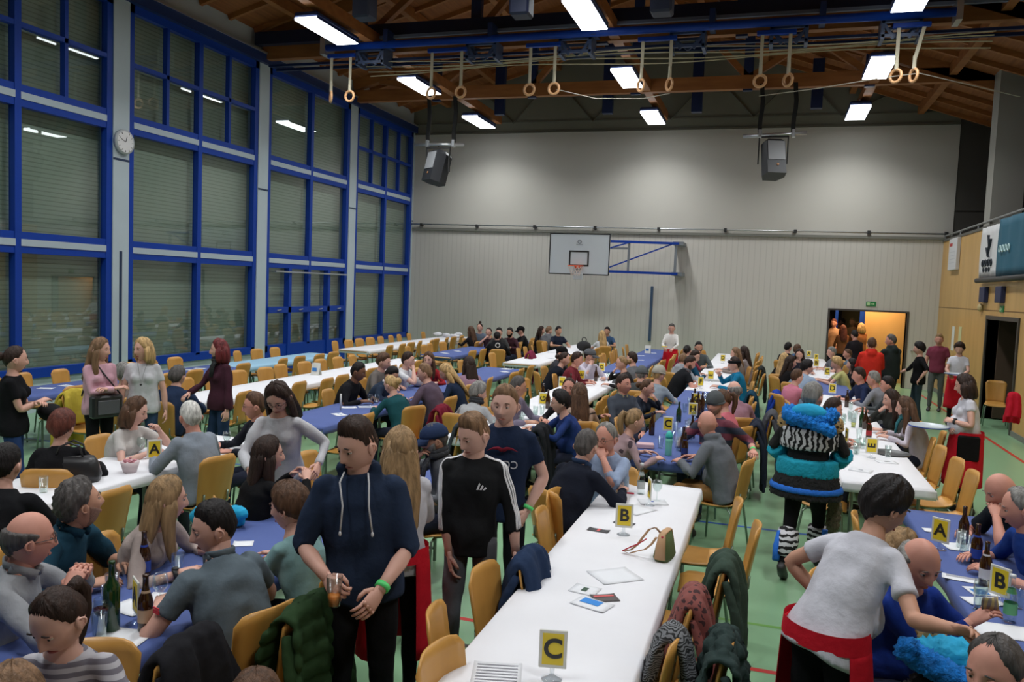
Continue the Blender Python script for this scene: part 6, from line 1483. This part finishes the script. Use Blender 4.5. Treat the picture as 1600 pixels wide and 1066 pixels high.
def paper(u, v, w_, h, ang, label, col=(224, 226, 230), cat='paper', prints=(), group=None, z=.7535, n=0):
    p = snap(u, v, z, .1); a = math.radians(ang); o = thing('paper_sheet' if cat == 'paper' else cat.replace(' ', '_'), (p[0], p[1], z+.0008*n), a, label, cat, group)
    G = [[(-w_/2+w_*j/5, -h/2+h*i/5, .0012+.004*abs(math.sin(i*1.1+j*.7+u))*(1 if (i in (0, 5) and j in (0, 5)) else .15)) for j in range(6)] for i in range(6)]
    obj('sheet', MB().sheet(G, .0008), mat('sheet_paper', s2l(*col), .7), o, True)
    for (x0, x1, y0, y1, c) in prints: obj('print', MB().box(x0*w_, x1*w_, y0*h, y1*h, .0036, .0044), mat('print', s2l(*c), .6), o)
tx = [(-.42, .42, .40-.09*i, .425-.09*i, (150, 150, 158)) for i in range(9)]
paper(775, 1062, .21, .297, 15, 'printed sheet with lines at the near end of the empty table', prints=tx)
paper(925, 945, .20, .13, -18, 'white leaflet with bright blue picture on the empty table', prints=[(-.35, .2, -.1, .4, (40, 130, 210))], cat='leaflet', n=2)
paper(945, 935, .14, .10, 30, 'dark printed photo card beside the blue leaflet', col=(90, 84, 84), cat='photo card', prints=[(-.4, .4, .1, .3, (200, 90, 90))], n=1)
paper(914, 922, .15, .13, -10, 'white card with a small green drawing', prints=[(-.1, .1, -.2, .2, (50, 80, 60))], cat='card')
paper(961, 900, .26, .22, 40, 'crumpled white napkin sheet in the middle of the empty table')
paper(935, 829, .15, .07, -6, 'dark printed ticket with a red patch left of the B sign', col=(70, 70, 72), cat='ticket', prints=[(-.05, .08, -.4, .4, (210, 90, 90))])
paper(975, 818, .15, .07, -10, 'dark printed ticket behind the B sign', col=(80, 82, 86), cat='ticket')
paper(1020, 785, .22, .16, 20, 'white sheet with a tiny blue mark at the far end of the empty table', prints=[(-.05, .05, 0, .15, (50, 80, 170))])
paper(995, 797, .25, .2, 60, 'large white napkin near the black wallet')
paper(190, 1000, .21, .22, 10, 'white paper sheet under the green wine bottle')
paper(262, 935, .20, .14, 20, 'leaflet with a blue stripe right of the stemmed glass', cat='leaflet', prints=[(-.1, .4, -.2, .2, (50, 130, 210))])
paper(205, 950, .2, .14, -10, 'white leaflet behind the edge-on sign at the left', cat='leaflet')
paper(272, 905, .10, .10, 30, 'crumpled white napkin near the grey polo shirt')
paper(380, 850, .12, .1, 30, 'pale napkin beside the mint blouse')
paper(1500, 855, .20, .18, 10, 'white paper behind the A sign on the right blue table')
paper(1430, 826, .14, .10, 5, 'small white paper left of the A sign at right')
paper(1500, 905, .28, .1, -10, 'printed leaflets in the middle of the right blue table', prints=tx[:5], cat='leaflet')
paper(1540, 925, .2, .14, 15, 'white leaflet with blue corner beside the nearest bottle at right', prints=[(-.4, 0, -.4, .2, (40, 120, 190))], cat='leaflet')
paper(1590, 990, .4, .2, 0, 'white paper strip at the right picture edge')
paper(1500, 935, .2, .12, 20, 'crumpled tissue on the right blue table')
paper(1350, 705, .2, .15, 10, 'white leaflet left of the sideways E sign')
paper(1345, 735, .21, .15, -15, 'white leaflet with tiny print near the end of the right white table', prints=[(-.1, .1, 0, .1, (60, 60, 90))])
paper(1395, 742, .16, .07, -5, 'dark pen and slip on the right white table', col=(90, 90, 110), cat='ticket')
paper(1385, 722, .2, .15, 12, 'pale sheet with small print on the right white table', prints=[(-.1, .2, 0, .1, (120, 120, 130))])
pc = 0
for (u, v, l) in ((545, 637, 'beside the upright white holder'), (572, 636, 'below the two glasses'), (530, 648, 'crumpled at the near blue corner'), (790, 577, 'on the empty blue part of the young group table'), (806, 573, 'at the far end of that blue part'), (800, 582, 'nearest on the empty blue part'),
                  (715, 549, 'on the far blue table of the second row'), (695, 552, 'left on the far blue table of the second row'), (748, 541, 'farthest on the blue table of the second row'), (72, 607, 'behind the black T-shirt person at left'), (104, 603, 'beside the yellow jacket chair'), (292, 578, 'left of the maroon cardigan'), (312, 576, 'just left of the scarf'),
                  (1002, 556, 'on the far blue table left half'), (1020, 552, 'on the far blue table right half'), (1000, 563, 'at the near end of the far blue table'), (832, 556, 'on the white table below the goal'), (862, 551, 'farther on the white table below the goal'), (860, 560, 'nearest on the white table below the goal'),
                  (1086, 610, 'at the left of the narrow sign'), (1098, 618, 'in front of the black polo shirt'), (1122, 601, 'beside the turquoise jacket'), (1120, 580, 'in the far central row'), (1128, 592, 'before the headband person'), (1135, 561, 'farthest in the central row'), (1298, 600, 'beside the navy sweater in the right row')):
    paper(u, v, .20, .14, (u*37+v*11) % 90-45, 'white paper slip '+l, group='paper slips on the tables', prints=[(-.3, .3, 0, .1, (120, 150, 190))])

# handbag
p = at(1038, 872, .752); hb = thing('handbag', p, math.radians(80), 'small olive green handbag with tan trim and red zip puller standing on white', 'handbag')
bm_ = MB().loft([(0, 0, 0), (0, 0, .02), (0, 0, .10), (0, 0, .165)], [(.09, .048), (.105, .055), (.095, .040), (.075, .022)], (1, 0, 0), 20, 0, True, .55)
obj('body', bm_, mat('olive_felt', s2l(92, 108, 66), .9, bump=.3), hb, True)
obj('trim', MB().loft([(-.098, 0, .015), (-.092, 0, .10), (-.07, 0, .168), (0, 0, .172), (.07, 0, .168), (.092, 0, .10), (.098, 0, .015)], [(.036, .010), (.03, .010), (.022, .008), (.024, .006), (.022, .008), (.03, .010), (.036, .010)], (0, 1, 0), 10), mat('tan_leather', s2l(190, 150, 110), .6), hb, True)
obj('zip_puller', MB().rbox(-.085, -.07, -.012, .004, .08, .16, .004), mat('red_leather', s2l(180, 40, 56), .5), hb)
obj('strap', MB().sheet([[(-.06-.0, y_, z_), (-.06, y_+.016, z_)] for y_, z_ in ((.0, .165), (.04, .20), (.08, .18), (.12, .12), (.15, .07), (.19, .03), (.24, .012), (.20, .006), (.15, .03), (.10, .05), (.06, .09), (.03, .14))], .006), mat('tan_leather', s2l(190, 150, 110), .6), hb, True)
obj('red_strap_end', MB().sheet([[(-.075, y_, z_), (-.061, y_, z_)] for y_, z_ in ((.25, .016), (.2, .05), (.15, .08), (.1, .12))], .007), mat('red_leather', s2l(180, 40, 56), .5), hb, True)
p = at(966, 787, .752); tag(obj('wallet', MB().rbox(-.055, .055, -.045, .045, 0, .022, .006), mat('black_leather', (.02, .02, .022), .35), None, False, p, .2), 'black wallet lying left of the napkin on the empty table', 'wallet')
p = at(985, 772, .752); tag(obj('lighter', MB().rbox(-.03, .03, -.01, .01, 0, .012, .004), mat('red_leather', s2l(200, 40, 70), .5), None, False, p, .1), 'small red lighter beside the glass bottle', 'lighter')
p = at(112, 752, .752); b_ = thing('handbag', p, .5, 'black leather handbag standing on the white table at the left', 'handbag')
obj('body', MB().loft([(0, 0, 0), (0, 0, .05), (0, 0, .15), (0, 0, .2)], [(.20, .08), (.215, .09), (.19, .07), (.16, .04)], (1, 0, 0), 20, 0, True, .6), mat('black_leather', (.02, .02, .022), .35), b_, True)
for s_ in (-.03, .03): obj('handle', MB().tube([(-.11, s_, .19), (-.07, s_*1.5, .28), (0, s_*1.6, .31), (.07, s_*1.5, .28), (.09, s_, .19)], .008, 6), mat('black_leather', (.02, .02, .022), .35), b_, True)
p = at(203, 738, .752); b_ = thing('paper_bowl', p, 0, 'pale bowl full of wrapped sweets left of the letter A sign', 'bowl')
obj('bowl', MB().lathe([(.05, 0), (.075, .09), (.07, .09), (.046, .006)], (0, 0, 0), 20), mat('bowl_pale', s2l(206, 190, 192), .6), b_, True)
rs = np.random.RandomState(2); q = MB()
for i in range(26): q.ell((rs.uniform(-.045, .045), rs.uniform(-.045, .045), .085+rs.uniform(0, .02)), (.014, .010, .008), 6, 4)
tag(obj('sweets', q, mat('pink_wrappers', s2l(196, 130, 140), .5, var=.4, vscale=60), b_, True), kind='stuff')
# dark round tray and green ashtray on the right table
p = at(1392, 709, .752); tag(obj('round_tray', MB().lathe([(.001, 0), (.19, 0), (.20, .012), (.195, .014), (.185, .006), (.001, .006)], (0, 0, 0), 40), mat('dark_tray', s2l(60, 62, 62), .4), None, True, p), 'dark round tray lying right of the sideways E sign', 'tray')
p = at(1348, 694, .752); tag(obj('glass_dish', MB().lathe([(.001, 0), (.12, 0), (.14, .03), (.135, .03), (.115, .006), (.001, .006)], (0, 0, 0), 32), mat('greenish_glass', s2l(170, 196, 188), .15), None, True, p), 'shallow greenish glass dish behind the sideways E sign', 'dish')
p = at(1008, 700, .752); tag(obj('food_box', MB().rbox(-.09, .09, -.06, .06, 0, .05, .008), mat('box_pink', s2l(206, 170, 176), .4), None, False, p, .2), 'pale plastic food box before the blond ponytail woman', 'box')
p = at(242, 990, .752); tag(obj('screw_top', MB().lathe([(.016, 0), (.016, .014), (.012, .016)], (0, 0, 0), 14), M_ink, None, True, p), 'black bottle top lying right of the nearest beer bottle', 'screw top')
p = at(656, 600, .80); tag(obj('plastic_bag', MB().ell((0, 0, 0), (.12, .10, .10), 12, 10), mat('white_plastic_bag', s2l(206, 198, 196), .4, bump=.9, bscale=18), None, True, (p[0], p[1], .85)), 'crumpled white bag on the blue table between green and mauve sweaters', 'bag')
p = at(697, 520, .76); pb = MB(); rs = np.random.RandomState(4)
for i in range(9): pb.ell((rs.uniform(-.5, .3), rs.uniform(-.2, .2), .05+rs.uniform(0, .06)), (.14, .09, .06), 8, 6)
me = remesh(pb, .03, 1); wrinkle(me, .02, 3); me.materials.append(M_white); tag(obj('crumpled_paper', me, None, None, False, (XV, 22.9, .75)), 'heap of crumpled white paper at the far end of the window row', 'paper')
p = at(912, 548, .76); b_ = thing('backpack', (p[0], p[1], .75), 0, 'black bag standing on the far white table below the goal', 'bag')
obj('body', MB().ell((0, 0, .13), (.2, .13, .14), 12, 8), mat('black_jacket_cloth', (.02, .02, .022), .9), b_, True); obj('handle', MB().torus((0, 0, .3), .06, .012, (0, 1, 0), 16, 5), mat('black_jacket_cloth', (.02, .02, .022), .9), b_, True)
# trays held by waitresses
def held_tray(pr, label, r, off, zt):
    root, inf = pr; a_ = [inf['arms'][0][3], inf['arms'][1][3]]; c_ = (a_[0]+a_[1])/2; w_ = root.matrix_basis @ Vector((float(c_[0])+off[0], float(c_[1])+off[1], float(c_[2])+zt))
    o = thing('serving_tray', w_, 0, label, 'tray')
    obj('tray_plate', MB().lathe([(.001, 0), (r, 0), (r+.012, .02), (r+.006, .02), (r-.004, .006), (.001, .006)], (0, 0, 0), 36), mat('tray_white', s2l(190, 200, 206), .35), o, True)
    obj('blue_rim', MB().torus((0, 0, .008), r+.010, .006, (0, 0, 1), 36, 6), M_blue, o, True); return o
held_tray(w89, 'round white tray with blue rim held by the curly haired waitress', .20, (0, .25), -.05)
held_tray(w88, 'round white tray with blue rim held against the body by the plywood wall', .18, (0, .12), .03)
root, inf = wt; w_ = root.matrix_basis @ Vector(tuple(map(float, inf['arms'][0][3]+[0, .07, .05])))
tag(obj('note_pad', MB().box(-.07, .07, -.04, .04, -.01, .01), M_ycard, None, False, w_), 'yellow note held up by the waitress before the far wall', 'note')
# black jacket held by the left edge person

p = w1[0].matrix_basis @ Vector((-.06, .30, 1.02))
b_ = thing('jacket', p, math.radians(-20), 'black jacket carried over the folded arms at the left edge', 'jacket')
me = remesh(MB().ell((0, 0, 0), (.17, .10, .08), 12, 8).ell((.02, .05, -.10), (.14, .06, .13), 12, 8), .014, 3); wrinkle(me, .01, 4); me.materials.append(cloth((26, 26, 28))); obj('cloth_body', me, None, b_)
near = [(round(math.hypot(a[0]-b[0], a[1]-b[1]), 2), a[4][:38], b[4][:38]) for i, a in enumerate(PEOPLE) for b in PEOPLE[i+1:] if math.hypot(a[0]-b[0], a[1]-b[1]) < .42]
for n_ in sorted(near): print('NEAR', n_)

root, inf = bank_man; w_ = root.matrix_basis @ Vector(tuple(map(float, inf['arms'][0][3]+norm(inf['arms'][0][3]-inf['arms'][0][2])*.10+[0, .0, .03])))
G = [[(-.04+.08*j/4, .008*math.sin(j*1.2+i), -.03+.06*i/3) for j in range(5)] for i in range(4)]
b_ = thing('banknote', w_, .4, 'folded banknote in the hand of the person in royal blue', 'banknote')
obj('note', MB().sheet(G, .001), stripes('banknote_print', [s2l(190, 170, 110), s2l(140, 130, 120)], 0, .03), b_, True)

for nm, xc, spans, n_ in (('central blue table', XQ, (8.4, 12.8), 16), ('right white table', XRr, (9.0, 13.6), 14), ('letter G table', XG, (8.6, 12.4), 9), ('right blue table', XS, (3.6, 6.2), 5), ('left blue table', XG, (2.4, 4.6), 4)):
    rs = np.random.RandomState(len(nm)); done = 0
    proto = None
    for i in range(n_):
        x = xc+rs.uniform(-.2, .2); y = rs.uniform(*spans); lab = 'clear empty tumbler among the others on the '+nm
        if proto is None:
            proto = thing('drinking_glass', (x, y, .752), 0, lab, 'glass', 'tumblers on the '+nm)
            obj('glass_body', MB().lathe([(.028, 0), (.034, .12), (.032, .12), (.026, .004), (.001, .004)], (0, 0, 0), 14), M_cg, proto, True)
        else: dup(proto, (x, y, .752), 0, lab)
for nm, xc, spans, n_, m_ in (('central blue table', XQ, (8.6, 12.0), 5, M_brown), ('right white table', XRr, (10.5, 14.0), 4, M_brown), ('letter G table', XG, (9.0, 14.5), 4, M_brown)):
    rs = np.random.RandomState(len(nm)+9); proto = None
    for i in range(n_):
        x = xc+rs.uniform(-.2, .2); y = rs.uniform(*spans); lab = 'plain brown bottle without label among the glasses on the '+nm
        if proto is None:
            proto = thing('bottle', (x, y, .752), 0, lab, 'bottle', 'plain brown bottles on the '+nm); obj('glass_body', MB().lathe(BOT['beer'], (0, 0, 0), 14), m_, proto, True)
        else: dup(proto, (x, y, .752), 0, lab)
